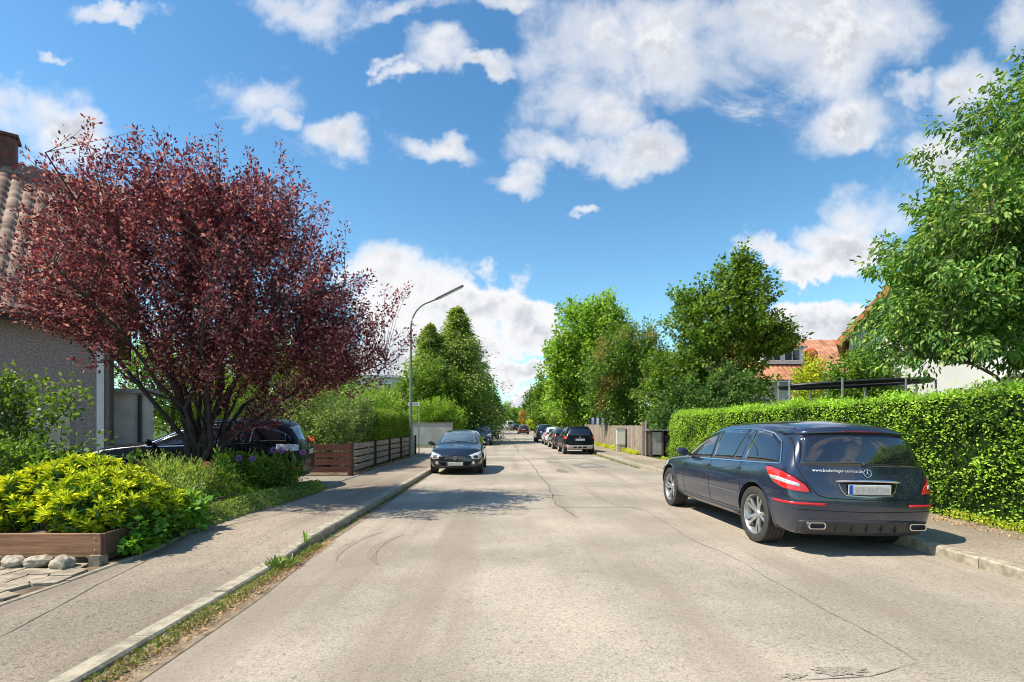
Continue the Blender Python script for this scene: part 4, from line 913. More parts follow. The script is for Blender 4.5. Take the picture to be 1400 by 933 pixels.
# electricity cabinet + brown post
ec = root('utility_cabinet', 'pale cream street utility cabinet in front of the plank fence', 'cabinet', (6.28, 29.6, zt(29.6) + .11))
mb = MB(); mb.box((0, 0, .87), (.50, .32, .92)); bevel(mb.obj('cabinet_box', mat('cabinet_cream', (.60, .60, .50), .6, var=.07), ec), .012)
mb = MB(); mb.box((0, 0, .2), (.44, .28, .42)); mb.obj('plinth', mat('plinth_grey', (.42, .41, .36), .8), ec)
mb = MB(); mb.box((0, -.163, .87), (.44, .006, .84)); mb.obj('door', mat('cabinet_door', (.64, .64, .54), .55, var=.05), ec)
mb = MB(); mb.box((0, 0, 1.35), (.56, .38, .05)); mb.obj('lid', bpy.data.materials['plinth_grey'], ec)
mb = MB(); mb.box((0, 0, .5), (.12, .10, 1.0)); o = setp(mb.obj('wooden_post', M_wood_dk), 'dark brown wooden post right beside the cream cabinet', 'post'); o.location = (6.66, 29.45, .12)
# striped windbreak over the plank fence
sw = root('striped_windbreak', 'blue and white striped screen showing over the far part of the plank fence', 'windbreak', (7.0, 46.5, .2))
mb = MB(); mc = MB()
for k in range(8): (mb if k % 2 else mc).box((k * .23 + .1, .05 * math.sin(k), 1.1), (.225, .03, 2.2))
mb.obj('white_stripes', M_whitep, sw); mc.obj('dark_stripes', mat('navy_cloth', (.03, .05, .10), .8), sw)
# trampoline behind the hedge
tp = root('trampoline', 'black garden trampoline, its padded top rail showing above the hedge', 'trampoline', (11.1, 16.6, .1))
pts = [(2.35 * math.cos(a), 1.25 * math.sin(a), 2.86 + .10 * math.cos(a)) for a in np.linspace(0, 2 * math.pi, 33)]
mb = MB(); mb.tube(pts, .05, 8, cap=False); mb.obj('top_rail', M_black, tp, True)
mb = MB(); pts2 = [(p[0], p[1], .85) for p in pts]; mb.tube(pts2, .07, 8, cap=False); mb.obj('spring_pad', mat('pad_red', (.35, .06, .04), .6), tp, True)
mb = MB(); n = len(pts)
mb.add([(p[0] * .99, p[1] * .99, p[2] - .04) for p in pts] + [(p[0] * .99, p[1] * .99, p[2] - .09) for p in pts], [(i, i + 1, i + 1 + n, i + n) for i in range(n - 1)]); mb.obj('net_band', M_black, tp)
mb = MB(); mb.lathe([(0, .86), (2.2, .86)], 32); o = mb.obj('jumping_mat', M_black, tp); o.scale = (1, .53, 1)
for a in np.linspace(.3, 2 * math.pi + .3, 9)[:-1]: mb = MB(); mb.tube([(2.42 * math.cos(a), 1.30 * math.sin(a), 0), (2.42 * math.cos(a), 1.30 * math.sin(a), 2.95)], .03, 8); mb.obj('pole', M_zinc, tp, True)

# ------------------------------------------------------------------ street furniture
sp = root('street_lamp', 'tall curved street lamp with a long slim head beside the left pavement', 'street lamp', (-4.72, 23.9, .1))
pts = [(0, 0, 0), (0, 0, 2), (0, 0, 4), (0, 0, 6.05)] + [(1.05 * (1 - math.cos(a)), 0, 6.05 + 1.25 * math.sin(a)) for a in np.linspace(.15, R(68), 9)] 
e = pts[-1]; pts += [(e[0] + .5, 0, e[2] + .20)]
mb = MB(); mb.tube(pts, [.075, .07, .06, .05] + [.042] * 10, 14); M_pole = mat('lamp_pole', (.20, .245, .20), .5, .2, var=.12)
mb.obj('pole', M_pole, sp, True)
mb = MB(); mb.tube([(0, 0, 0), (0, 0, .9), (0, 0, .95)], [.092, .092, .076], 14); mb.obj('pole_base', M_pole, sp, True)
a = Vector(pts[-1]); dr = Vector((1.25, 0, .62)).normalized(); mb = MB(); mb.beam(a, a + dr * 1.45, .20, .075); lh = mb.obj('lamp_head', mat('lamp_head_grey', (.16, .16, .15), .5), sp); bevel(lh, .02)
mb = MB(); nn = Vector((dr.z, 0, -dr.x)); mb.beam(a + dr * .12 + nn * .045, a + dr * 1.38 + nn * .045, .15, .03); mb.obj('lens', mat('lamp_lens', (.62, .62, .58), .25), lh)
def far_lamp(x, y, lb, hgt=7.6):
    r_ = root('street_lamp', lb, 'street lamp', (x, y, zt(y) + .1)); q = [(0, 0, 0), (0, 0, hgt * .8)] + [(.9 * (1 - math.cos(t)), 0, hgt * .8 + 1.0 * math.sin(t)) for t in np.linspace(.2, 1.2, 6)]
    mb = MB(); mb.tube(q, .06, 8); mb.obj('pole', M_zinc, r_, True); e = Vector(q[-1]); mb = MB(); mb.beam(e, e + Vector((1.2, 0, .45)), .2, .08); mb.obj('lamp_head', M_whitep, r_)
far_lamp(-4.2, 72, 'distant pale street lamp in front of the purple leaved tree, nearer of two', 6.3); far_lamp(-4.9, 92, 'most distant street lamp on the left, its head just above the parked cars', 6.5)
# street name sign
ss = root('street_sign', 'small white street name plate on a thin grey post at the side street corner', 'sign', (-4.92, 27.1, .1))
mb = MB(); mb.tube([(0, 0, 0), (0, 0, 2.75)], .03, 10); mb.obj('post', M_zinc, ss, True)
mb = MB(); mb.box((-.27, -.035, 2.66), (.62, .02, .17)); pl = mb.obj('sign_plate', M_whitep, ss); bevel(pl, .004, 1)
mb = MB()
x = -.53
for w in (.05, .04, .05, .03, .05, .04, .05, .02, .04, .05): mb.box((x + w / 2, -.046, 2.66), (w * .75, .003, .07)); x += w + .008
mb.obj('lettering', mat('sign_grey', (.12, .12, .12), .6), pl)

# ------------------------------------------------------------------ planter, rocks, beds
M_plank = woodmat('planter_boards', (.29, .145, .078), 0, .62, .5, ((.07, .035, .025), .8))
pb = root('planter_box', 'long brown timber edged planter holding the yellow green laurel', 'planter', (-4.50, 5.62, .05))
mb = MB(); mb.box((-2.4, 0, .215), (4.8, .045, .235)); bevel(mb.obj('front_board', M_plank, pb), .005, 1)
mb = MB(); mb.beam((.012, .0, .215), (-.12, 1.75, .215), .045, .235); bevel(mb.obj('side_board', mat('planter_side', (.10, .052, .036), .65, var=.3, scale=4, bmp=.4), pb), .005, 1)
for (x, z) in ((-.06, .15), (-.06, .28), (-1.5, .16), (-1.5, .28)): mb = MB(); mb.lathe([(0, -.005), (.009, -.004), (.011, 0)], 10, axis='Y', c=(x, -.0235, z)); mb.obj('screw', M_zinc, pb)
mb = MB(); mb.box((-.04, .02, .045), (.12, .12, .12)); setp(mb.obj('corner_block', M_conc2), 'small pale concrete block under the planter corner', 'concrete block').location = (-4.5, 5.6, .045)
mb = MB(); mb.beam((0, 0, 0), (-.10, 1.55, .02), .05, .26); o = mb.obj('bed_board', bpy.data.materials['planter_side']); bevel(o, .006, 1); o.location = (-4.93, 7.95, .21); setp(o, 'dark timber edging board half buried in the flower bed', 'board')
def rock(name, label, loc, d, seed, m):
    bm = bmesh.new(); bmesh.ops.create_icosphere(bm, subdivisions=4, radius=1)
    V = np.array([v.co for v in bm.verts]); k = 1 + .22 * lump(V, seed, 1.8) + .10 * lump(V, seed + 1, 4) - .12 * np.abs(lump(V, seed + 2, 2.5))
    for v, q in zip(bm.verts, k): v.co = Vector((v.co.x * q * d[0] / 2, v.co.y * q * d[1] / 2, max(-.35 * d[2], v.co.z * q * d[2] / 2)))
    me = bpy.data.meshes.new(name); bm.to_mesh(me); bm.free()
    for p in me.polygons: p.use_smooth = True
    o = link(name, me, m); o.location = loc; o.rotation_euler = (0, 0, seed); return setp(o, label, 'rock', 'rocks under the planter')
M_rock = mat('rock', (.40, .34, .26), .9, var=.4, scale=14, bmp=1.0, bscale=30, dirt=((.20, .15, .11), .8))
rr = random.Random(31)
for (dx, s, h, lb) in ((-.28, .24, .17, 'rounded smooth pale rock nearest the planter corner'), (-.60, .27, .14, 'flat jagged rock second from the planter corner'), (-.85, .25, .16, 'angular brown rock third from the planter corner'), (-1.10, .19, .15, 'small dark brown rock fourth from the planter corner'),
                       (-1.30, .26, .18, 'taller pale rock fifth from the planter corner'), (-1.55, .22, .14, 'low grey rock sixth from the planter corner'), (-1.83, .28, .18, 'big rock seventh from the planter corner'), (-2.15, .26, .17, 'rock eighth from the planter corner at the picture edge')):
    rock('rock', lb, (-4.5 + dx, 5.50 + rr.uniform(-.05, .03), .095), (s, .2, h), rr.randint(1, 99), M_rock)
# soil bodies
def mound(name, x0, x1, y0, y1, h, seed):
    V = []; F = []; nx, ny = 26, 18
    for j in range(ny + 1):
        for i in range(nx + 1):
            fx, fy = i / nx, j / ny; e = min(fx * nx / 3, (1 - fx) * nx / 3, fy * ny / 3, (1 - fy) * ny / 3, 1)
            V.append((x0 + (x1 - x0) * fx, y0 + (y1 - y0) * fy, .06 + h * e ** .6))
    V = np.array(V); V[:, 2] += lump(V, seed, 4) * .03 * (V[:, 2] > .1)
    for j in range(ny):
        for i in range(nx): k = j * (nx + 1) + i; F.append((k, k + 1, k + nx + 2, k + nx + 1))
    structure(name, npmesh(name, V, F, True), M_soil)
mound('planting_bed', -9.2, -4.56, 5.65, 7.4, .26, 3); mound('planting_bed', -9.2, -4.98, 7.3, 9.6, .26, 4); mound('planting_bed', -8.4, -4.45, 9.4, 11.9, .16, 5)

# --- laurel with bright young rosettes
def rosettes(name, label, cat, lobes, n, per, L, Wd, lm, lm_old, seed, up=.8, group=None, oldn=None, foot=(0, 0, .3), spread=.9):
    rs = np.random.RandomState(seed); rt = root(name, label, cat, foot, 0, group)
    lb = [(l[0] - foot[0], l[1] - foot[1], l[2] - foot[2], *l[3:]) for l in lobes]
    C = in_lobes(rs, lb, n, 6.0, .16, seed, -.1); keep = []
    mid = np.mean(np.array(lb)[:, :3], 0)
    A = unit(unit(C - (mid - [0, 0, .3])) * .6 + np.array([0, 0, up]) + rs.normal(size=C.shape) * .18)
    k = np.repeat(np.arange(n), per); m = n * per; a = np.tile(np.arange(per), n) * 2.4 + rs.uniform(0, .6, m)
    e1 = unit(np.cross(A, rs.normal(size=A.shape))); e2 = np.cross(A, e1); f = np.tile(np.linspace(0, 1, per), n)
    side = e1[k] * np.cos(a)[:, None] + e2[k] * np.sin(a)[:, None]
    op = spread * (1 - .62 * f)[:, None]
    D = unit(A[k] * (1.05 - op * .55) + side * op + rs.normal(size=(m, 3)) * .1)
    base = C[k] + A[k] * (f * .05)[:, None] + side * .006
    sz = rs.uniform(.75, 1.15, m) * (1 - .25 * f)
    link('young_leaves', leafmesh('young_leaves', base, D, A[k], L * sz, Wd * sz, True), lm, rt)
    no = oldn or n * 5
    C2 = in_lobes(rs, [(l[0], l[1], l[2], l[3] * .93, l[4] * .93, l[5] * .93) for l in lb], no, 3.5, .16, seed, -.12)
    s2 = sph(rs, no); D2 = unit(s2 + [0, -.2, .25]); N2 = unit(rs.normal(size=(no, 3)) * .5 + [0, -.2, 1])
    link('old_leaves', leafmesh('old_leaves', C2, D2, N2, L * 1.15, Wd * 1.35, True), lm_old, rt)
    mb = MB()
    for i in range(0, n, 5):
        b = np.array([C[i][0] * .5, C[i][1] * .5, -.25]); mb.tube([b, (b + C[i]) / 2 + [0, 0, .05], C[i]], [.010, .007, .004], 4, cap=False)
    link('stems', mb.mesh('stems', True, 60), M_bark, rt)
rosettes('laurel_bush', 'bright yellow green laurel filling the timber planter', 'shrub',
         [(-5.0, 6.3, .58, .6, .55, .42), (-5.5, 6.6, .72, .6, .55, .42), (-6.1, 6.4, .52, .6, .55, .42), (-6.9, 6.4, .46, .7, .6, .42), (-4.70, 6.8, .42, .34, .6, .28)],
         1700, 14, .115, .034, LM['laurel'], LM['laurel_old'], 5, foot=(-5.8, 6.4, .3), oldn=6500)
tree('vine_shrub', 'loose green climbing shrub against the grey house wall at the left edge', 'shrub', (-7.75, 8.1, .2),
     [(-.2, 0, 1.9, .75, .6, .95), (.35, .1, 1.35, .7, .6, .6), (-.9, 0, 1.5, .8, .6, 1.2), (.75, .0, 1.9, .45, .4, .25)],
     LM['green'], ncl=120, per=38, L=.085, Wd=.05, twig=.5, spread=.15, trunk=.03, fork=.5, stems=4, nlimb=12, droop=.0, upb=.9, seed=91, shell=1.8, gap=-.2, wood='stems', foliage='leaves', zmin=.3)
tree('currant_bush', 'dark small leaved bush in the shade at the lower left edge', 'shrub', (-7.6, 7.5, .2),
     [(0, 0, .7, .85, .6, .6), (-.9, 0, .8, .8, .6, .7), (.8, .1, .55, .6, .5, .5)],
     LM['green'], ncl=200, per=60, L=.065, Wd=.045, twig=.3, spread=.14, trunk=.02, fork=.2, stems=4, nlimb=10, upb=.9, seed=92, shell=2.5, wood='stems', foliage='leaves', zmin=.1)
tree('hydrangea_bush', 'dark broad leaved bush between house wall and black estate bonnet', 'shrub', (-7.9, 8.7, .1),
     [(0, 0, .55, .8, .4, .5), (.9, 0, .42, .6, .4, .4)],
     LM['dark'], ncl=110, per=44, L=.12, Wd=.085, twig=.3, spread=.17, trunk=.02, fork=.2, stems=4, nlimb=10, upb=1.2, seed=93, shell=2.8, wood='stems', foliage='leaves', zmin=.1)
tree('peony_bush', 'deep green low shrub under the purple globe flowers by the driveway', 'shrub', (-5.55, 10.6, .15),
     [(0, 0, .42, .75, .55, .42), (.55, .35, .36, .5, .5, .38), (-.6, -.2, .4, .5, .5, .4)],
     LM['green'], ncl=230, per=56, L=.075, Wd=.035, twig=.28, spread=.11, trunk=.016, fork=.1, stems=5, nlimb=10, upb=.8, seed=94, shell=2.8, wood='stems', foliage='leaves', zmin=.03)
tree('broadleaf_plant', 'low plant with broad rounded leaves spilling over the planter edge to the pavement', 'plant', (-4.42, 6.35, .09),
     [(0, 0, .20, .20, .45, .22), (-.08, .55, .26, .28, .4, .28), (.0, -.30, .10, .14, .25, .14)],
     leafmat('round_leaves', [(.035, .10, .012), (.07, .165, .018), (.12, .23, .03)], .4, .4, .6), ncl=120, per=17, L=.085, Wd=.085, twig=.16, spread=.08, trunk=.008, fork=.05, stems=4, nlimb=8, upb=2.0, seed=95, shell=2.5, wood='stems', foliage='leaves', zmin=.02)
def blades(name, label, cat, cx, cy, z, rx, ry, n, h, w, lm, seed, lean=.35, leafy=0, kind=None, lo=0.25):
    rs = np.random.RandomState(seed); a = rs.uniform(0, 2 * math.pi, n); r = rs.uniform(0, 1, n) ** .5
    P0 = np.stack([cx + rx * r * np.cos(a), cy + ry * r * np.sin(a), np.full(n, z)], 1); H = h * rs.uniform(.55, 1.1, n)
    D = unit(np.stack([rs.normal(size=n) * lean, rs.normal(size=n) * lean, np.ones(n)], 1)); N = unit(np.stack([rs.normal(size=n), rs.normal(size=n), np.full(n, .2)], 1))
    if leafy:
        k = np.repeat(np.arange(n), leafy); t = rs.uniform(lo, 1, n * leafy); b = P0[k] + D[k] * (H[k] * t)[:, None]; s = sph(rs, n * leafy)
        P1 = np.concatenate([P0, b]); D1 = np.concatenate([D, unit(s * [1, 1, .4] + [0, 0, .35])]); N1 = np.concatenate([N, unit(sph(rs, n * leafy) * .6 + [0, 0, .7])])
        L1 = np.concatenate([H, w * 4.6 * (1.45 - t) * rs.uniform(.6, 1.2, n * leafy)]); W1 = np.concatenate([np.full(n, w * .4), np.full(n * leafy, w)])
    else: P1, D1, N1, L1, W1 = P0, D, N, H, np.full(n, w)
    o = link(name, leafmesh(name, P1, D1, N1, L1, W1, True), lm); setp(o, label, cat, kind=kind); return o
tree('loosestrife_clump', 'tall pale green leafy perennials in the middle of the flower bed', 'perennials', (-5.6, 8.5, .2),
     [(0, 0, .40, .45, .8, .36), (-.6, .4, .45, .5, .6, .36), (.25, .6, .34, .35, .5, .34)], LM['grass'], ncl=330, per=34, L=.085, Wd=.020, twig=.34, spread=.06, trunk=.01, fork=.05, stems=6, nlimb=12, droop=-.8, upb=.3, seed=96, shell=2.0, rough=.3, wood='stems', foliage='leaves', zmin=.02, twr=.003)
tree('speedwell_clump', 'pale leafy perennial clump just right of the laurel', 'perennials', (-4.95, 7.5, .2),
     [(0, 0, .26, .35, .5, .28)], LM['cover'], ncl=130, per=36, L=.06, Wd=.020, twig=.25, spread=.06, trunk=.01, fork=.05, stems=5, nlimb=10, droop=-.6, upb=.3, seed=97, shell=2.0, wood='stems', foliage='leaves', zmin=.02, twr=.003)
tree('goldenrod', 'upright fresh green perennial left of the purple flowers', 'perennials', (-5.28, 9.3, .2),
     [(0, 0, .55, .20, .18, .36)], LM['bright'], ncl=34, per=18, L=.085, Wd=.032, twig=.3, spread=.05, trunk=.008, fork=.3, stems=4, nlimb=9, droop=-1, upb=.5, seed=98, shell=1.8, wood='stems', foliage='leaves', zmin=.1, twr=.003)
blades('tall_weeds', 'thin dry flower stalks in front of the parked black estate', 'weeds', -5.9, 11.0, .2, 1.3, .4, 60, .95, .008, LM['cover'], 10, .12, 6, 'stuff')
def cover(name, label, pts, n, h, L, Wd, lm, seed, wid, kind='stuff', cat='ground cover'):
    rs = np.random.RandomState(seed); pts = np.array(pts, float); t = rs.uniform(0, len(pts) - 1.001, n); i = t.astype(int); f = (t - i)[:, None]
    c = pts[i] * (1 - f) + pts[i + 1] * f; wv = np.array(wid)[i] * (1 - f[:, 0]) + np.array(wid)[i + 1] * f[:, 0]; q = rs.uniform(-1, 1, n)
    x = c[:, 0] + q * wv; y = c[:, 1] + rs.normal(size=n) * .06; hh = h * (1 - q * q * .8) * (.55 + .45 * (lump(np.stack([x, y, 0 * x], 1), seed, 5) + 1) / 2) * rs.uniform(.1, 1, n) ** .6
    keep = lump(np.stack([x, y, 0 * x], 1), seed + 2, 3) > -.75
    base = np.stack([x, y, c[:, 2] + hh], 1)[keep]; m = len(base); D = unit(sph(rs, m) + [0, 0, .5]); N = unit(sph(rs, m) * .5 + [0, 0, 1]); sz = rs.uniform(.6, 1.3, m)
    o = link(name, leafmesh(name, base, D, N, L * sz, Wd * sz), lm); return setp(o, label, cat, kind=kind)
cover('creeping_plants', 'pale flowering ground cover creeping over the bed edge onto the left pavement', [(-4.62, 7.0, .09), (-4.68, 8.5, .12), (-4.62, 9.8, .12), (-4.58, 11.0, .12), (-4.56, 12.0, .10)], 17000, .27, .038, .022, LM['cover'], 14, [.28, .36, .42, .40, .2])
cover('creeping_plants', 'low green ground cover behind the edging of the flower bed', [(-5.4, 7.3, .25), (-5.5, 8.5, .25), (-5.4, 9.8, .25), (-5.6, 11.4, .2), (-7.5, 11.6, .2)], 14000, .30, .05, .026, LM['bright'], 15, [.5, .55, .6, .5, .4])
cover('gutter_weeds', 'green weeds growing in the gutter along the lowered kerb', [(-2.49, 2.3, .005), (-2.50, 3.5, .005), (-2.50, 4.6, .005), (-2.50, 5.8, .005), (-2.50, 6.6, .005)], 3000, .05, .034, .012, LM['weed'], 16, [.085, .085, .085, .08, .07])
cover('gutter_weeds', 'sparse moss and weeds further up the left gutter', [(-2.53, 6.8, .005), (-2.60, 9, .005), (-2.62, 12, .005), (-2.66, 15.5, .005)], 1500, .03, .03, .012, LM['weed'], 17, [.05, .05, .05, .04])
cover('gutter_litter', 'brown dry leaf litter lying in the gutter', [(-2.42, 2.6, .006), (-2.43, 4.2, .006), (-2.43, 5.6, .006), (-2.45, 6.9, .006)], 1800, .014, .028, .013, LM['dry'], 18, [.11, .11, .10, .06], cat='leaf litter')
cover('hedge_foot_weeds', 'yellow green weeds along the foot of the long hedge', [(6.93, 4.5, .12), (6.9, 8, .12), (6.82, 13, .12), (6.72, 19, .12), (6.6, 22.5, .12)], 5200, .16, .05, .026, LM['yellow'], 19, [.10, .10, .09, .08, .06])
cover('hedge_litter', 'orange brown dry leaves on the pavement along the hedge foot', [(6.68, 4.5, .122), (6.65, 8, .122), (6.6, 13, .122), (6.5, 22.5, .122)], 1900, .012, .035, .018, LM['dry'], 20, [.30, .28, .2, .16], cat='leaf litter')
cover('kerb_weeds', 'weeds sprouting along the right kerb by the drain', [(4.70, 19, .01), (4.62, 26, .01), (4.58, 31, .02)], 1600, .05, .05, .02, LM['weed'], 22, [.06, .08, .06])
cover('fence_foot_weeds', 'tufts of grass at the foot of the plank fence', [(6.42, 26.2, .13), (6.40, 30, .15), (6.30, 36, .2), (6.2, 44, .25)], 4200, .22, .10, .03, LM['yellow'], 23, [.14, .16, .16, .12])
cover('fence_foot_litter', 'dry leaves and soil strip along the low board fence', [(-4.75, 15.5, .12), (-4.82, 19, .12), (-4.88, 24, .12), (-4.9, 27, .12)], 1200, .02, .05, .025, LM['dry'], 24, [.10, .13, .13, .12], cat='leaf litter')
blades('grass_tuft', 'yellowing grass tuft at the kerb where it rises', 'grass tuft', -2.56, 5.65, .01, .14, .16, 200, .13, .005, LM['cover'], 25, .9)
blades('thistle', 'single upright green weed at the kerb step', 'weed', -2.62, 6.50, .01, .03, .04, 5, .26, .008, LM['bright'], 26, .2, 5)
for i, (x, y, z, c_, lb) in enumerate([(-5.42, 10.15, .86, 'flower', 'purple globe allium, leftmost of the purple ones'), (-5.20, 10.25, .84, 'flower', 'small purple allium next to the leftmost one'), (-4.95, 11.0, .98, 'flower', 'largest purple globe allium near the car tail lamp'), (-5.08, 10.9, .99, 'flower', 'purple allium touching the largest one'), (-4.62, 11.3, .92, 'flower', 'purple allium furthest right by the fence'), (-5.42, 9.1, .80, 'pinkflower', 'faded pink globe flower head in front of the plum trunk')]):
    rt = root('allium', lb, 'flower', (x, y, .22), 0, 'globe flowers in the bed'); rs = np.random.RandomState(i); n = 260; d = sph(rs, n)
    link('flower_head', leafmesh('flower_head', d * .042 + [0, 0, z - .15], d, sph(rs, n), .026 + .012 * (i % 3 == 2), .014), LM[c_], rt); mb = MB(); mb.tube([(0, 0, 0), (.01, 0, z - .15)], .006, 5); mb.obj('stem', LM['green'], rt)
cover('geranium_flowers', 'red flowers on the bush behind the brown board fence', [(-6.30, 15.5, 1.15), (-6.12, 15.5, 1.10)], 160, .14, .06, .05, LM['redflower'], 27, [.12, .1], cat='flowers')
# ------------------------------------------------------------------ cars
def paint(name, col, rough=.22, metal=.35, var=.03, dusty=.07, coat=1.0):
    m, t = newmat(name); oc = t.n('ShaderNodeTexCoord').outputs['Object']
    dust = t.maprange(t.noise(oc, 2.2, 6, .7), .4, .75, 0, dusty)
    sp_ = t.n('ShaderNodeSeparateXYZ'); t.put(sp_, 0, oc)
    low = t.m('MULTIPLY', t.maprange(sp_.outputs[2], .25, .62, .30, 0), t.noise(oc, 7, 4, .7))
    c = t.mixc(t.m('ADD', dust, low, clamp=True), (*col, 1), (.27, .24, .20, 1))
    r = t.m('ADD', rough, t.m('MULTIPLY', low, .8))
    out(t, princ(t, c, r, metal, .5 if coat else .22, coat=coat)); return m
PT = {'navy': paint('paint_navy', (.024, .036, .070)), 'black': paint('paint_black', (.004, .005, .007), metal=0, dusty=.0, coat=0), 'ink': paint('paint_ink', (.010, .013, .022)),
      'white': paint('paint_white', (.62, .62, .62), metal=0), 'green': paint('paint_dark_green', (.035, .038, .030)), 'blue': paint('paint_blue', (.018, .035, .075)),
      'red': paint('paint_dark_red', (.10, .012, .012)), 'silver': paint('paint_silver', (.35, .36, .37), metal=.7), 'grey': paint('paint_grey', (.06, .062, .066))}
M_glass = mat('car_glass', (.010, .011, .018), .02, 0, spec=.9, var=.05, coat=1.0)
M_glass_l = mat('windscreen_glass', (.09, .12, .135), .03, 0, spec=1.0, var=.3, scale=2, coat=1.0)  # pale blue sky reflection is put into the base colour of the glass
M_chrome = mat('chrome', (.75, .75, .76), .12, 1.0, var=.03)
M_rub = mat('tyre_rubber', (.035, .033, .031), .8, var=.25, scale=20, bmp=.2)
M_rim = mat('rim_alloy', (.50, .50, .50), .32, .75, var=.12, scale=12, dirt=((.22, .19, .16), .5))
M_trim = mat('dark_trim', (.022, .022, .024), .55, var=.2)
M_red = mat('lamp_red', (.60, .018, .016), .12, 0, var=.22, scale=30, coat=1.0)
M_refl = mat('reflector_red', (.62, .02, .03), .25, 0, var=.1)
M_clear = mat('lamp_clear', (.62, .62, .64), .12, .3, var=.3, scale=25, coat=1.0)
M_plate = mat('number_plate', (.66, .65, .63), .4, var=.05)
M_blur = mat('plate_smear', (.48, .46, .44), .5, var=.25, scale=30)
M_eu = mat('plate_blue', (.01, .10, .55), .4)
M_disc = mat('brake_disc', (.05, .048, .045), .6, .5)
M_seam = mat('panel_gap', (.004, .004, .005), .9)
M_alu = mat('silver_trim', (.38, .38, .38), .4, .6)
M_text = mat('lettering_white', (.80, .80, .80), .5)

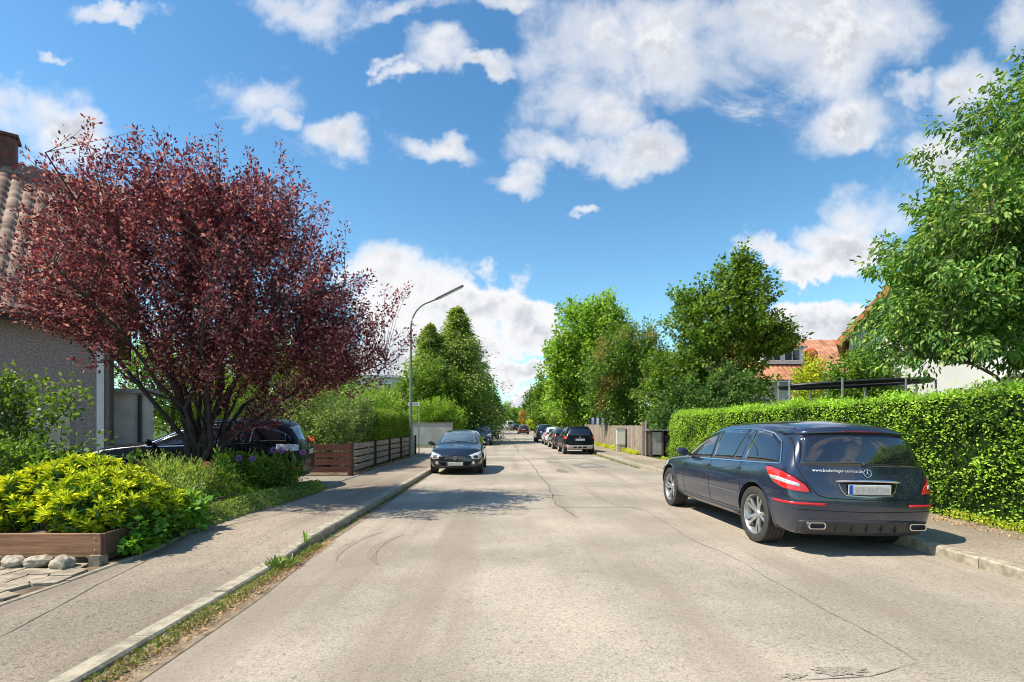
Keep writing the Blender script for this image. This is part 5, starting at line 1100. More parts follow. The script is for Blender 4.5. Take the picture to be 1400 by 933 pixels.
TM = {
 'wagon': dict(L=5.16, W=.955, H=1.66, ax=(1.68, -1.535), r=.368, z0=.24, seg=[
    ('F', 1.0, .78, .72, .60, .66, .84), ('F', .72, .93, .87, .70, .80, .93), ('F', .38, 1.00, .94, .78, .88, .985),
    (1.75, 1.05, .985, .80, .93), (1.35, 1.095, 1.03, .80, .96), (1.02, 1.13, 1.06, .815, .985), (.74, 1.365, 1.26, .78, .995), (.38, 1.54, 1.45, .74, 1.0),
    (.02, 1.62, 1.545, .715, 1.01), (-.45, 1.645, 1.575, .705, 1.02), (-1.0, 1.66, 1.59, .71, 1.035), (-1.5, 1.655, 1.58, .71, 1.05),
    ('R', .0, 1.64, 1.555, .705, 1.06, 1.0), ('R', .45, 1.615, 1.53, .70, 1.07, .99), ('R', .78, 1.59, 1.505, .70, 1.07, .965), ('R', 1.0, 1.545, 1.455, .70, 1.06, .89)],
    xaF=1.9, xaR=-1.80, fp=[(.2, 2.42), (.5, 2.47), (.66, 2.44), (.8, 2.30)], rp=[(.2, -2.24), (.34, -2.31), (.62, -2.37), (.78, -2.34), (1.0, -2.28), (1.2, -2.24), (1.44, -2.17)],
    bF=.13, bR=.09, arc=[(.95, 1.04), (.80, 1.15), (.55, 1.29), (.25, 1.41), (0, 1.465), (-.3, 1.495), (-.8, 1.51), (-1.3, 1.495), (-1.65, 1.45), (-1.9, 1.34), (-2.02, 1.13)],
    belt=[(.95, 1.0), (0, 1.025), (-1.1, 1.055), (-2.05, 1.085)],
    gl=[(.92, .92, -.10, -.06), (-.17, -.13, -.80, -.99), (-.84, -1.03, -1.06, -1.09), (-1.16, -1.19, -2.0, -1.97)], doors=[[(.93, .98), (.96, .70), (.90, .36)], [(-.135, 1.02), (-.12, .7), (-.16, .36)], [(-1.11, 1.05), (-1.10, .88), (-1.17, .72), (-1.16, .62)]],
    hand=[(-.0, .93), (-1.0, .955)], rg=[(1.085, .80), (1.44, .72)], ws=[(1.10, .78), (1.57, .60)]),
 'hatch': dict(L=4.20, W=.88, H=1.48, ax=(1.24, -1.34), r=.315, z0=.20, seg=[
    ('F', 1.0, .665, .62, .60, .575, .84), ('F', .70, .80, .74, .72, .70, .94), ('F', .35, .875, .82, .79, .77, .985),
    (1.2, .93, .875, .80, .83), (.95, .965, .91, .815, .87), (.66, 1.13, 1.03, .785, .90), (.34, 1.29, 1.19, .73, .92),
    (-.02, 1.415, 1.33, .69, .925), (-.45, 1.475, 1.385, .68, .935), (-.95, 1.47, 1.375, .67, .95), 
    ('R', .0, 1.445, 1.345, .66, .96, 1.0), ('R', .45, 1.42, 1.315, .645, .97, .98), ('R', .78, 1.39, 1.28, .63, .97, .95), ('R', 1.0, 1.33, 1.22, .60, .96, .87)],
    xaF=1.4, xaR=-1.2, fp=[(.2, 1.90), (.45, 1.965), (.6, 1.94), (.72, 1.80)], rp=[(.2, -1.9), (.5, -2.02), (.7, -1.99), (.95, -1.9), (1.25, -1.66)],
    bF=.13, bR=.08, arc=[(.85, .90), (.6, 1.03), (.3, 1.17), (0, 1.255), (-.4, 1.31), (-.9, 1.30), (-1.3, 1.24), (-1.6, 1.08)],
    belt=[(.85, .885), (0, .92), (-1, .955), (-1.6, .99)],
    gl=[(.82, .82, -.12, -.10), (-.19, -.17, -.95, -1.0), (-1.02, -1.06, -1.52, -1.5)], doors=[[(.84, .88), (.86, .6), (.80, .3)], [(-.155, .92), (-.15, .6), (-.17, .3)], [(-1.0, .95), (-.99, .78), (-1.03, .68)]],
    hand=[(.02, .80), (-.86, .83)], rg=[(.99, .68), (1.25, .58)], ws=[(.99, .72), (1.365, .58)]),
 'suv': dict(L=4.65, W=.93, H=1.68, ax=(1.42, -1.38), r=.36, z0=.28, seg=[
    ('F', 1.0, .88, .82, .62, .76, .84), ('F', .70, 1.01, .95, .74, .88, .94), ('F', .35, 1.06, 1.0, .80, .94, .985),
    (1.35, 1.10, 1.05, .82, .99), (1.0, 1.135, 1.08, .83, 1.02), (.70, 1.31, 1.20, .79, 1.03), (.36, 1.49, 1.38, .74, 1.04),
    (0, 1.60, 1.52, .71, 1.045), (-.5, 1.67, 1.585, .70, 1.055), (-1.0, 1.675, 1.585, .695, 1.07),
    ('R', .0, 1.66, 1.565, .69, 1.08, 1.0), ('R', .45, 1.64, 1.54, .68, 1.09, .985), ('R', .78, 1.61, 1.50, .67, 1.09, .955), ('R', 1.0, 1.55, 1.44, .64, 1.08, .875)],
    xaF=1.6, xaR=-1.5, fp=[(.2, 2.10), (.55, 2.20), (.75, 2.17), (.88, 2.05)], rp=[(.2, -2.1), (.5, -2.25), (.75, -2.20), (1.05, -2.12), (1.45, -1.90)],
    bF=.12, bR=.08, arc=[(.9, 1.05), (.65, 1.18), (.35, 1.33), (0, 1.44), (-.4, 1.495), (-1.0, 1.50), (-1.5, 1.46), (-1.85, 1.30), (-1.95, 1.18)],
    belt=[(.9, 1.02), (0, 1.04), (-1, 1.075), (-1.95, 1.12)],
    gl=[(.86, .86, -.10, -.07), (-.17, -.14, -1.02, -1.08), (-1.12, -1.18, -1.88, -1.86)], doors=[[(.90, 1.0), (.92, .7), (.86, .38)], [(-.135, 1.04), (-.13, .7), (-.15, .38)], [(-1.10, 1.07), (-1.08, .88), (-1.12, .76)]],
    hand=[(.0, .93), (-.95, .96)], rg=[(1.12, .70), (1.44, .60)], ws=[(1.14, .76), (1.555, .60)]),
 'van': dict(L=5.3, W=.98, H=2.35, ax=(1.75, -1.55), r=.34, z0=.3, seg=[
    ('F', 1.0, 1.0, .92, .70, .80, .88), ('F', .60, 1.15, 1.08, .80, .95, .96), 
    (1.95, 1.32, 1.22, .82, 1.10), (1.6, 1.75, 1.62, .80, 1.15), (1.25, 2.15, 2.02, .80, 1.2), (.8, 2.33, 2.22, .80, 1.2), (0, 2.35, 2.25, .80, 1.2), (-1.2, 2.35, 2.25, .80, 1.2),
    ('R', .0, 2.35, 2.25, .80, 1.2, 1.0), ('R', .7, 2.34, 2.24, .80, 1.2, .99), ('R', 1.0, 2.28, 2.16, .77, 1.2, .94)],
    xaF=2.1, xaR=-2.2, fp=[(.2, 2.45), (.6, 2.52), (.9, 2.46)], rp=[(.2, -2.55), (1.2, -2.58), (2.2, -2.48)],
    bF=.12, bR=.04, arc=[(1.75, 1.3), (1.4, 1.7), (1.1, 1.92), (.3, 1.95)], belt=[(1.75, 1.25), (.3, 1.25)], gl=[(1.7, 1.7, .5, .5)], doors=[[(.45, 1.9), (.45, .5)]],
    hand=[(.6, 1.1)], rg=[(1.35, .75), (2.0, .70)], ws=[(1.30, .80), (2.05, .70)]),
}
def interp(tab, x):
    tab = sorted(tab); xs = [t[0] for t in tab]; ys = [t[1] for t in tab]; return float(np.interp(x, xs, ys))
def body_mesh(T_, sx, sz, W):
    """closed quad cage of the whole shell, subdivided, wheel arches cut"""
    rows = 8; cols = []; FR = [1, .8, .42, 0]
    for c in T_['seg']:
        if c[0] == 'F': k = c[1]; zc, ze, ye, zb, wf = c[2:]; typ = 'F'; xa = T_['xaF']; pr = T_['fp']
        elif c[0] == 'R': k = c[1]; zc, ze, ye, zb, wf = c[2:]; typ = 'R'; xa = T_['xaR']; pr = T_['rp']
        else: k = 0; zc, ze, ye, zb = c[1:5]; wf = 1; typ = 'M'; xa = c[0]; pr = None
        z0 = T_['z0']; zs = [z0, z0 + .09, z0 + (zb - z0) * .45, zb - .17, zb - .015]; yw = [.88, .955, 1.0, .992, .95]
        if ze > zb + .13: zs += [zb + .02, (zb + ze) / 2 + .02, ze]; yy = [.93, .5 * (.93 + ye) + .015, ye]
        else: zs += [zb + (ze - zb) * .4, zb + (ze - zb) * .75, ze]; yy = [.95 - (.95 - ye) * .25, .95 - (.95 - ye) * .62, ye]
        yw = yw + yy; col = []
        for j in range(rows):
            x = xa if pr is None else xa + (interp(pr, zs[j]) - xa) * k
            if typ == 'R' and k == 1 and j == 7: pass
            col.append((x * sx, yw[j] * wf * W, zs[j] * sz))
        bl = (T_['bF'] if typ == 'F' else -T_['bR'] if typ == 'R' else 0) * k
        cols.append((col, bl, (zc - ze) * sz))
    bm = bmesh.new(); cache = {}
    def vert(p):
        key = (round(p[0], 4), round(p[1], 4), round(p[2], 4))
        if key not in cache: cache[key] = bm.verts.new(p)
        return cache[key]
    fr = FR + [-f for f in FR[-2::-1]]
    def ring(i, j, f):
        col, bl, dz = cols[i]; x, y, z = col[j]; g = 1 - f * f; w = max(0, (j - 3) / 4) if j < 7 else 1
        return vert((x + bl * g, y * f, z + dz * g * w))
    def quad(*v):
        v = list(dict.fromkeys(v))
        if len(v) > 2:
            try: bm.faces.new(v)
            except ValueError: pass
    N = len(cols)
    for i in range(N - 1):
        for s in (1, -1):
            for j in range(rows - 1): quad(ring(i, j, s), ring(i + 1, j, s), ring(i + 1, j + 1, s), ring(i, j + 1, s))
        for a, b in zip(fr[:-1], fr[1:]):
            quad(ring(i, 7, a), ring(i + 1, 7, a), ring(i + 1, 7, b), ring(i, 7, b))
            c0, c1 = cols[i][0][0], cols[i + 1][0][0]
            quad(ring(i, 0, a), ring(i, 0, b), ring(i + 1, 0, b), ring(i + 1, 0, a))
    for i in (0, N - 1):
        for j in range(rows - 1):
            for a, b in zip(fr[:-1], fr[1:]): quad(ring(i, j, a), ring(i, j + 1, a), ring(i, j + 1, b), ring(i, j, b))
    bmesh.ops.recalc_face_normals(bm, faces=bm.faces)
    me = bpy.data.meshes.new('cage'); bm.to_mesh(me); bm.free(); tmp = bpy.data.objects.new('cage', me); COL.objects.link(tmp)
    md = tmp.modifiers.new('s', 'SUBSURF'); md.levels = 2; md.render_levels = 2
    dg = bpy.context.evaluated_depsgraph_get(); smooth = bpy.data.meshes.new_from_object(tmp.evaluated_get(dg)); tmp.modifiers.clear(); tmp.data = smooth
    bmw = bmesh.new(); bmw.from_mesh(smooth); bvh = BVHTree.FromBMesh(bmw); bmw.free()
    ra = T_['r'] * sz + .055; cut = MB()
    for ax in T_['ax']:
        for s in (1, -1):
            n = 40; vs = []
            for yy in (.60 * W, 1.25 * W):
                for q in range(n): a = 2 * math.pi * q / n; vs.append((ax * sx + ra * math.cos(a), s * yy, T_['r'] * sz + .01 + ra * math.sin(a)))
            cut.add(vs, [tuple(range(n)), tuple(range(n, 2 * n))] + [(q, (q + 1) % n, (q + 1) % n + n, q + n) for q in range(n)])
    co = link('cut', cut.mesh('cut'), None); md = tmp.modifiers.new('b', 'BOOLEAN'); md.object = co; md.operation = 'DIFFERENCE'; md.solver = 'EXACT'
    dg = bpy.context.evaluated_depsgraph_get(); dg.update(); res = bpy.data.meshes.new_from_object(tmp.evaluated_get(dg))
    bpy.data.objects.remove(tmp); bpy.data.objects.remove(co)
    bm = bmesh.new(); bm.from_mesh(res)
    for f in bm.faces:
        f.smooth = True; c = f.calc_center_median(); f.material_index = 0
        for ax in T_['ax']:
            d = math.hypot(c.x - ax * sx, c.z - T_['r'] * sz - .01)
            if d < ra + .004 and abs(c.y) < W * .99 and (abs(f.normal.y) < .3 or abs(abs(c.y) - .60 * W) < .01): f.material_index = 1; f.smooth = False
        if c.z < (T_['z0'] + .02) * sz and f.normal.z < -.6: f.material_index = 1
    for e in bm.edges:
        if len(e.link_faces) == 2 and (e.link_faces[0].material_index != e.link_faces[1].material_index or e.calc_face_angle(0) > R(38)): e.smooth = False
    bm.to_mesh(res); bm.free(); res.name = 'body'
    return res, bvh
def resample(pl, n):
    P_ = np.array(pl, float)
    if len(P_) == 1: return np.repeat(P_, n, 0)
    d = np.r_[0, np.cumsum(np.linalg.norm(np.diff(P_, axis=0), axis=1))]; t = np.linspace(0, d[-1], n)
    return np.stack([np.interp(t, d, P_[:, k]) for k in range(P_.shape[1])], 1)
class Car:
    def __init__(s, kind, L, W, H, name, label, cat, loc, rz, col, group=None, body=None):
        s.T = TM[kind]; s.sx = L / s.T['L']; s.sz = H / s.T['H']; s.W = W / 2; s.rt = root(name, label, cat, loc, rz, group)
        s.body_me, s.bvh = body_mesh(s.T, s.sx, s.sz, s.W)
        s.body = link('body', s.body_me, [PT[col], M_trim], s.rt)
        s.L = L; s.H = H; s.r = s.T['r'] * s.sz
    def hit(s, o, d, off):
        o = Vector(o); d = Vector(d).normalized(); h = s.bvh.ray_cast(o, d)
        if h[0] is None:
            nr = s.bvh.find_nearest(o + d * 1.5); return nr[0] + nr[1] * off
        n = h[1]
        if n.dot(d) > 0: n = -n
        return h[0] + n * off
    def grid(s, name, top, bot, fn, m, nu=16, nv=8, off=.004, parent=None, label=None, edge=.006):
        """patch lying on the shell between two outlines; fn maps a 2-D outline point to (ray origin, direction)"""
        a = resample(top, nu); b = resample(bot, nu); V = []; F = []
        for j in range(nv):
            for i in range(nu):
                p = a[i] * (1 - j / (nv - 1)) + b[i] * (j / (nv - 1)); o, d = fn(p); e = i in (0, nu - 1) or j in (0, nv - 1)
                V.append(s.hit(o, d, off))
        for j in range(nv - 1):
            for i in range(nu - 1): k = j * nu + i; F.append((k, k + 1, k + nu + 1, k + nu))
        # turned-in rim so that the patch has an edge
        bd = [i for i in range(nu)] + [j * nu + nu - 1 for j in range(1, nv)] + [(nv - 1) * nu + i for i in range(nu - 2, -1, -1)] + [j * nu for j in range(nv - 2, 0, -1)]
        base = len(V)
        for q in bd:
            i, j = q % nu, q // nu; p = a[i] * (1 - j / (nv - 1)) + b[i] * (j / (nv - 1)); o, d = fn(p); V.append(s.hit(o, d, -.004))
        n = len(bd)
        for q in range(n): F.append((bd[q], bd[(q + 1) % n], base + (q + 1) % n, base + q))
        me = bpy.data.meshes.new(name); me.from_pydata([tuple(v) for v in V], [], F); bm = bmesh.new(); bm.from_mesh(me)
        ng = (nu - 1) * (nv - 1); bm.faces.ensure_lookup_table(); cen = Vector((0, 0, .8 * s.H / 1.6)); 
        bmesh.ops.recalc_face_normals(bm, faces=bm.faces)
        bm.faces.ensure_lookup_table(); f0 = bm.faces[ng // 2]; o, d = fn((a[nu // 2] + b[nu // 2]) / 2)
        if f0.normal.dot(Vector(d)) > 0: bmesh.ops.reverse_faces(bm, faces=bm.faces)
        bm.faces.ensure_lookup_table()
        for i_, f in enumerate(bm.faces): f.smooth = i_ < ng
        bm.to_mesh(me); bm.free(); return link(name, me, m, parent or s.rt, label)
    def side(s, sg): return lambda p: ((p[0], sg * 2.2, p[1]), (0, -sg, 0))
    def rear(s): return lambda p: ((-4, p[0], p[1]), (1, 0, 0))
    def front(s): return lambda p: ((4, p[0], p[1]), (-1, 0, 0))
    def diag(s, sg, e, k=1.0):
        """rays towards a corner: outline point = (distance along the corner's tangent, height)"""
        n = Vector((e * k, sg, 0)).normalized(); t_ = Vector((-n.y, n.x, 0)) * (sg * e)
        c = Vector((e * s.L / 2 * .80, sg * s.W * .80, 0))
        return lambda p: (c + t_ * p[0] + Vector((0, 0, p[1])) + n * 2, -n)
    def rib(s, name, pts, w, fn, m, off=.006, n=24, parent=None, mb=None):
        P_ = resample(pts, n); t_ = np.gradient(P_, axis=0); t_ /= np.linalg.norm(t_, axis=1)[:, None] + 1e-9; nn = np.stack([-t_[:, 1], t_[:, 0]], 1)
        if mb is not None:
            V = []
            for sg in (-1, 1):
                for p in P_ + nn * w / 2 * sg: V.append(s.hit(*fn(p), off))
            mb.add(V, [(i, i + 1, n + i + 1, n + i) for i in range(n - 1)]); return
        return s.grid(name, P_ + nn * w / 2, P_ - nn * w / 2, fn, m, n, 2, off, parent)
    def sc(s, pl): return [(x * s.sx, z * s.sz) for x, z in pl]
    def cut(s, tab, x0, x1, n=12): return [(x * s.sx, interp(tab, x) * s.sz) for x in np.linspace(x0, x1, n)]
    def glass(s, m=M_glass, front=M_glass_l, chrome=True, sides=(1, -1)):
        T_ = s.T
        for sg in sides:
            for (b0, t0, b1, t1) in T_['gl']: s.grid('side_window', s.cut(T_['arc'], t0, t1), [(x * s.sx, (interp(T_['belt'], x) + .012) * s.sz) for x in np.linspace(b0, b1, 12)], s.side(sg), m, 18, 7, .003)
            if chrome:
                ends = (T_['arc'][0][0], T_['arc'][-1][0]); up = [(x * s.sx, z * s.sz + .012) for x, z in T_['arc']]; lo = [(x * s.sx, z * s.sz) for x, z in T_['belt']]
                mb = MB(); s.rib('', up, .016, s.side(sg), None, .008, 50, mb=mb); s.rib('', lo + [up[-1]], .016, s.side(sg), None, .008, 50, mb=mb); mb.obj('window_surround', chrome if chrome is not True else M_chrome, s.rt, True)
        (z0, y0), (z1, y1) = T_['rg']; W = s.W; n = 15
        def arch(z, y, dz): return [(q * y * W, z * s.sz + dz * (1 - q * q)) for q in np.linspace(-1, 1, n)]
        s.grid('rear_window', arch(z1, y1, .05), arch(z0, y0, .0), s.rear(), m, 21, 9, .004)
        (z0, y0), (z1, y1) = T_['ws']; s.grid('windscreen', arch(z1, y1, .055), arch(z0, y0, .045), s.front(), front, 21, 12, .004)
    def seams(s, sides=(1, -1)):
        for sg in sides:
            mb = MB()
            for d in s.T['doors']: s.rib('', s.sc(d), .013, s.side(sg), None, .0015, 14, mb=mb)
            s.rib('', s.sc([(s.T['ax'][0] - .35, s.T['z0'] + .13), (s.T['ax'][1] + .38, s.T['z0'] + .13)]), .010, s.side(sg), None, .0015, 14, mb=mb)
            mb.obj('door_gap', M_seam, s.rt)
    def handles(s, m, sides=(1, -1)):
        for sg in sides:
            for (x, z) in s.T['hand']:
                x *= s.sx; z *= s.sz; p = s.hit((x, sg * 2.2, z), (0, -sg, 0), .0); mb = MB()
                mb.tube([p + Vector((-.10, 0, 0)), p + Vector((-.085, sg * .028, 0)), p + Vector((.085, sg * .028, .004)), p + Vector((.10, 0, .004))], [.012, .016, .016, .012], 8); mb.obj('door_handle', m, s.rt, True)
    def mirrors(s, m, sides=(1, -1)):
        for sg in sides:
            x = s.T['gl'][0][0] * s.sx - .12; z = (interp(s.T['belt'], s.T['gl'][0][0]) + .045) * s.sz; p = s.hit((x, sg * 2.2, z), (0, -sg, 0), 0)
            bm = bmesh.new(); bmesh.ops.create_icosphere(bm, subdivisions=3, radius=1)
            for v in bm.verts:
                c = v.co; v.co = Vector((c.x * .075 * (1 if c.x > 0 else .35), c.y * .115, c.z * .075 + .02 * c.y * sg)); v.co += p + Vector((.03, sg * .15, .05))
            me = bpy.data.meshes.new('mirror'); bm.to_mesh(me); bm.free(); [setattr(q, 'use_smooth', True) for q in me.polygons]; mo = link('mirror', me, m, s.rt)
            mb = MB(); mb.beam(p, p + Vector((.0, sg * .10, .03)), .05, .035); mb.obj('mirror_foot', M_trim, mo)
    def arches(s, m, w=.035, sides=(1, -1), clad=None):
        ra = s.r + .055
        for sg in sides:
            for ax in s.T['ax']:
                mb = MB()
                a0 = math.asin(max(-.9, (s.T['z0'] * s.sz + .03 - s.r) / ra)); aa = np.linspace(a0, math.pi - a0, 30); V = []
                for (rr_, of) in ((ra - .002, -.03), (ra - .002, .010), (ra + w, .007), (ra + w + .004, -.002)):
                    for a in aa:
                        x = ax * s.sx + rr_ * math.cos(a); z = s.r + .01 + rr_ * math.sin(a); V.append(s.hit((x, sg * 2.2, z), (0, -sg, 0), of))
                k = len(aa); mb.add(V, [(q * k + i, q * k + i + 1, (q + 1) * k + i + 1, (q + 1) * k + i) for q in range(3) for i in range(k - 1)])
                mb.obj('arch_trim', m, s.rt, True)
            if clad: 
                x0 = s.T['ax'][0] * s.sx - ra + .02; x1 = s.T['ax'][1] * s.sx + ra - .02; z0 = s.T['z0'] * s.sz; s.grid('sill', [(x0, z0 + .15), (x1, z0 + .15)], [(x0, z0 + .02), (x1, z0 + .02)], s.side(sg), clad, 14, 5, .008)
    def wheels(s, spokes=5, double=True, rimm=None, width=.24):
        r = s.r; rr_ = r * .72; rimm = rimm or M_rim; W = s.W; hw = width / 2; first = None
        def build(parent):
            w = MB(); w.lathe([(0, hw * .1), (r * .48, hw * .1), (r * .48, 0), (0, 0)], 28, 'Y'); w.lathe([(rr_, -hw), (rr_ * .97, hw * .3), (rr_ * .3, -.02), (0, -.02)], 28, 'Y'); wo = w.obj('wheel', M_disc, parent, True)
            t_ = MB(); pr = [(rr_ * .985, -hw * .8), (rr_ * 1.04, -hw * .98), (r * .93, -hw), (r * .985, -hw * .9)]
            for q in range(5):
                y = -hw * .82 + q * hw * .41
                pr += [(r, y - hw * .13), (r, y + hw * .13), (r - .010, y + hw * .15), (r - .010, y + hw * .25)] if q < 4 else [(r, y - hw * .13), (r, y + hw * .1)]
            pr += [(r * .985, hw * .93), (r * .93, hw * 1.01), (r * .86, hw * 1.03), (rr_ * 1.05, hw * .98), (rr_ * .985, hw * .84)]
            t_.lathe(pr, 56, 'Y'); t_.obj('tyre', M_rub, wo, True, 25)
            m = MB(); m.lathe([(rr_ * .90, -hw * .5), (rr_ * .93, hw * .60), (rr_ * .985, hw * .80), (rr_ * 1.012, hw * .86), (rr_ * 1.0, hw * .92), (rr_ * .965, hw * .86)], 48, 'Y')
            m.lathe([(0, hw * .66), (.042, hw * .66), (.058, hw * .58), (.070, hw * .40), (.075, hw * .1)], 24, 'Y')
            for k in range(spokes):
                for dd in ((-.135, .135) if double else (0,)):
                    a = 2 * math.pi * k / spokes + math.pi / 2; a1 = a + dd * (1.45 if spokes == 5 else 1.5); a0 = a + dd * 1.2
                    wi, wo_ = (.050, .050) if double else (.075, .055)
                    p0 = Vector((math.cos(a0) * .048, hw * .50, math.sin(a0) * .048)); p1 = Vector((math.cos(a1) * rr_ * .955, hw * .76, math.sin(a1) * rr_ * .955)); dr = (p1 - p0).normalized(); sd = dr.cross(Vector((0, 1, 0))).normalized(); V = []
                    for (p, ww, th) in ((p0, wi, .035), (p0.lerp(p1, .5) + Vector((0, .006, 0)), (wi + wo_) / 2 * .85, .028), (p1, wo_, .03)):
                        V += [p + sd * ww / 2 + Vector((0, -.004, 0)), p + Vector((0, .006, 0)), p - sd * ww / 2 + Vector((0, -.004, 0)), p - sd * ww / 2 * .8 + Vector((0, -th, 0)), p + sd * ww / 2 * .8 + Vector((0, -th, 0))]
                    m.add(V, [(q * 5 + i, q * 5 + (i + 1) % 5, q * 5 + 5 + (i + 1) % 5, q * 5 + 5 + i) for q in (0, 1) for i in range(5)])
            m.obj('rim', rimm, wo, True, 30); return wo
        first = build(s.rt); n = 0
        for ax in s.T['ax']:
            for sg in (1, -1):
                w = first if n == 0 else copy_tree(first, s.rt); n += 1
                w.location = (ax * s.sx, sg * (W - hw - .015), r); w.scale = (1, sg, 1); w.rotation_euler = (0, R(17 * n), 0)
    def plate(s, e, y, z, w=.52, h=.11, tilt=0.0, blue=True, off=.012):
        fn = s.rear() if e < 0 else s.front(); p = s.hit(*fn((y, z)), off); mb = MB(); mb.box((p.x, p.y, p.z), (.012, w, h)); pl = mb.obj('number_plate', M_plate, s.rt); bevel(pl, .003, 1)
        mb = MB(); mb.box((p.x + e * .0075, p.y - (-1 if e < 0 else 1) * 0 + .0, p.z), (.003, w * .80, h * .58)); o = mb.obj('characters', M_blur, pl)
        if blue: sgn = 1 if e < 0 else -1; mb = MB(); mb.box((p.x + e * .0075, sgn * (w / 2 - .024), p.z), (.004, .042, h * .92)); mb.obj('blue_band', M_eu, pl); o.data.transform(Matrix.Translation((0, -sgn * .02, 0)))
        return p
    def rails(s):
        for sg in (1, -1):
            mb = MB(); pts = []
            for x in np.linspace(.05, -1.75, 12): p = s.hit((x * s.sx, sg * s.W * .66, 3), (0, 0, -1), 0); k = .0 if x in (.05, -1.75) else .045; pts.append(p + Vector((0, 0, k)))
            mb.tube(pts, .016, 8); mb.obj('roof_rail', M_trim, s.rt, True)
def hull(mb, pts, th):
    pass
def torus(mb, c, r, t_, axis, n=28, k=8):
    ax = Vector(axis).normalized(); a = ax.orthogonal().normalized(); b = ax.cross(a); pts = [Vector(c) + a * r * math.cos(w) + b * r * math.sin(w) for w in np.linspace(0, 2 * math.pi, n + 1)]
    mb.tube(pts, t_, k, cap=False)

# ---- the dark blue estate parked on the right
hd = math.atan2(1, -.045); ROLL = R(1.4)
B = Car('wagon', 5.16, 1.91, 1.66, 'parked_estate_car', 'large dark blue estate car parked beside the long hedge in the right foreground', 'car', (4.12, 8.50, 0), hd, 'navy')
B.rt.rotation_euler = (ROLL, 0, hd); B.rt.location.z = -.012
B.glass(chrome=M_chrome); B.seams(); B.handles(PT['navy']); B.mirrors(PT['navy']); B.arches(PT['navy'], .022); B.wheels(5, True, width=.26)
rf_ = B.rear()
# tail lamps wrap round the corners
for sg in (1, -1):
    d = B.diag(sg, -1, .9)
    lamp = B.grid('tail_lamp', [(.30, 1.03), (.22, 1.035), (.05, 1.0), (-.10, .94), (-.22, .85), (-.27, .775)], [(.30, 1.02), (.24, .93), (.15, .85), (.02, .80), (-.12, .775), (-.27, .765)], d, M_red, 22, 10, .010)
    B.grid('lens_strip', [(.22, .935), (.06, .925), (-.17, .865)], [(.20, .895), (.05, .870), (-.18, .825)], d, M_clear, 14, 4, .014, parent=lamp)
    mb = MB(); B.rib('', [(.31, 1.04), (.22, 1.047), (.05, 1.012), (-.10, .951), (-.23, .858), (-.282, .765)], .008, d, None, .011, 24, mb=mb); mb.obj('lamp_gap', M_seam, B.rt)
    B.grid('reflector', [(.16, .648), (-.42, .640)], [(.16, .620), (-.42, .612)], d, M_refl, 16, 3, .008)
    # exhaust tips
    ex = MB(); c = Vector((-2.375, sg * .62, .375)); w_, h_ = .105, .040
    def ring_(x, k, kk=1): return [(c.x + x, c.y + a * w_ * k, c.z + b * h_ * k * kk) for a, b in ((-1, -.5), (-.8, -1), (.8, -1), (1, -.5), (1, .5), (.8, 1), (-.8, 1), (-1, .5))]
    V = ring_(.12, 1) + ring_(-.035, 1) + ring_(-.035, .86, .9) + ring_(.10, .86, .9); ex.add(V, [(q * 8 + i, q * 8 + (i + 1) % 8, q * 8 + 8 + (i + 1) % 8, q * 8 + 8 + i) for q in range(3) for i in range(8)]); eo = ex.obj('exhaust_tip', M_chrome, B.rt)
    ex = MB(); ex.add(ring_(.06, .86, .9), [tuple(range(8))]); ex.obj('exhaust_opening', M_seam, eo)
# tailgate seam, bumper crease and valance
mb = MB()
B.rib('', [(-.72, 1.42), (-.80, 1.10), (-.76, .96), (-.66, .80), (-.60, .735), (-.50, .705), (0, .69), (.50, .705), (.60, .735), (.66, .80), (.76, .96), (.80, 1.10), (.72, 1.42)], .010, rf_, None, .002, 70, mb=mb)
B.rib('', [(-.86, .56), (0, .545), (.86, .56)], .008, rf_, None, .002, 40, mb=mb)
mb.obj('tailgate_gap', M_seam, B.rt)
B.grid('valance', [(-.80, .43), (-.4, .45), (.4, .45), (.80, .43)], [(-.78, .27), (.78, .27)], rf_, mat('valance_grey', (.035, .035, .04), .5, var=.2), 24, 6, .006)
for k in range(5): y = -.36 + k * .18; p = B.hit(*rf_((y, .36)), .004); mb = MB(); mb.box((p.x - .004, p.y, .355), (.02, .016, .12)); mb.obj('valance_rib', M_trim, B.rt)
# number plate recess with chrome grip above
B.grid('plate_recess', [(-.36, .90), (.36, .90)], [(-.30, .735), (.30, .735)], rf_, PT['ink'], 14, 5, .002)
mb = MB(); B.rib('', [(-.36, .885), (-.33, .80), (-.28, .742), (0, .728), (.28, .742), (.33, .80), (.36, .885)], .012, rf_, None, .006, 40, mb=mb); mb.obj('recess_rim', PT['silver'], B.rt, True)
B.plate(-1, 0, .812, .52, .115, off=.014)
p = B.hit(*rf_((0, .915)), .010); mb = MB(); pts = [B.hit(*rf_((y, .915 - .012 * (y / .4) ** 2)), .016) for y in np.linspace(-.40, .40, 17)]; mb.tube(pts, [.006] + [.017] * 15 + [.006], 8); mb.obj('grip_strip', M_chrome, B.rt, True)
# star emblem
c = B.hit(*rf_((0, 1.005)), .012); mb = MB(); torus(mb, c, .047, .0055, (-1, 0, .18))
for k in range(3):
    a = math.pi / 2 + k * 2 * math.pi / 3; q = Vector((0, math.cos(a), math.sin(a))); sd = Vector((0, -math.sin(a), math.cos(a))); f = Vector((-.008, 0, 0))
    mb.add([c + sd * .009, c - sd * .009, c + q * .047, c + f], [(0, 2, 3), (1, 3, 2), (0, 3, 1)])
mb.obj('star_emblem', M_chrome, B.rt, True)
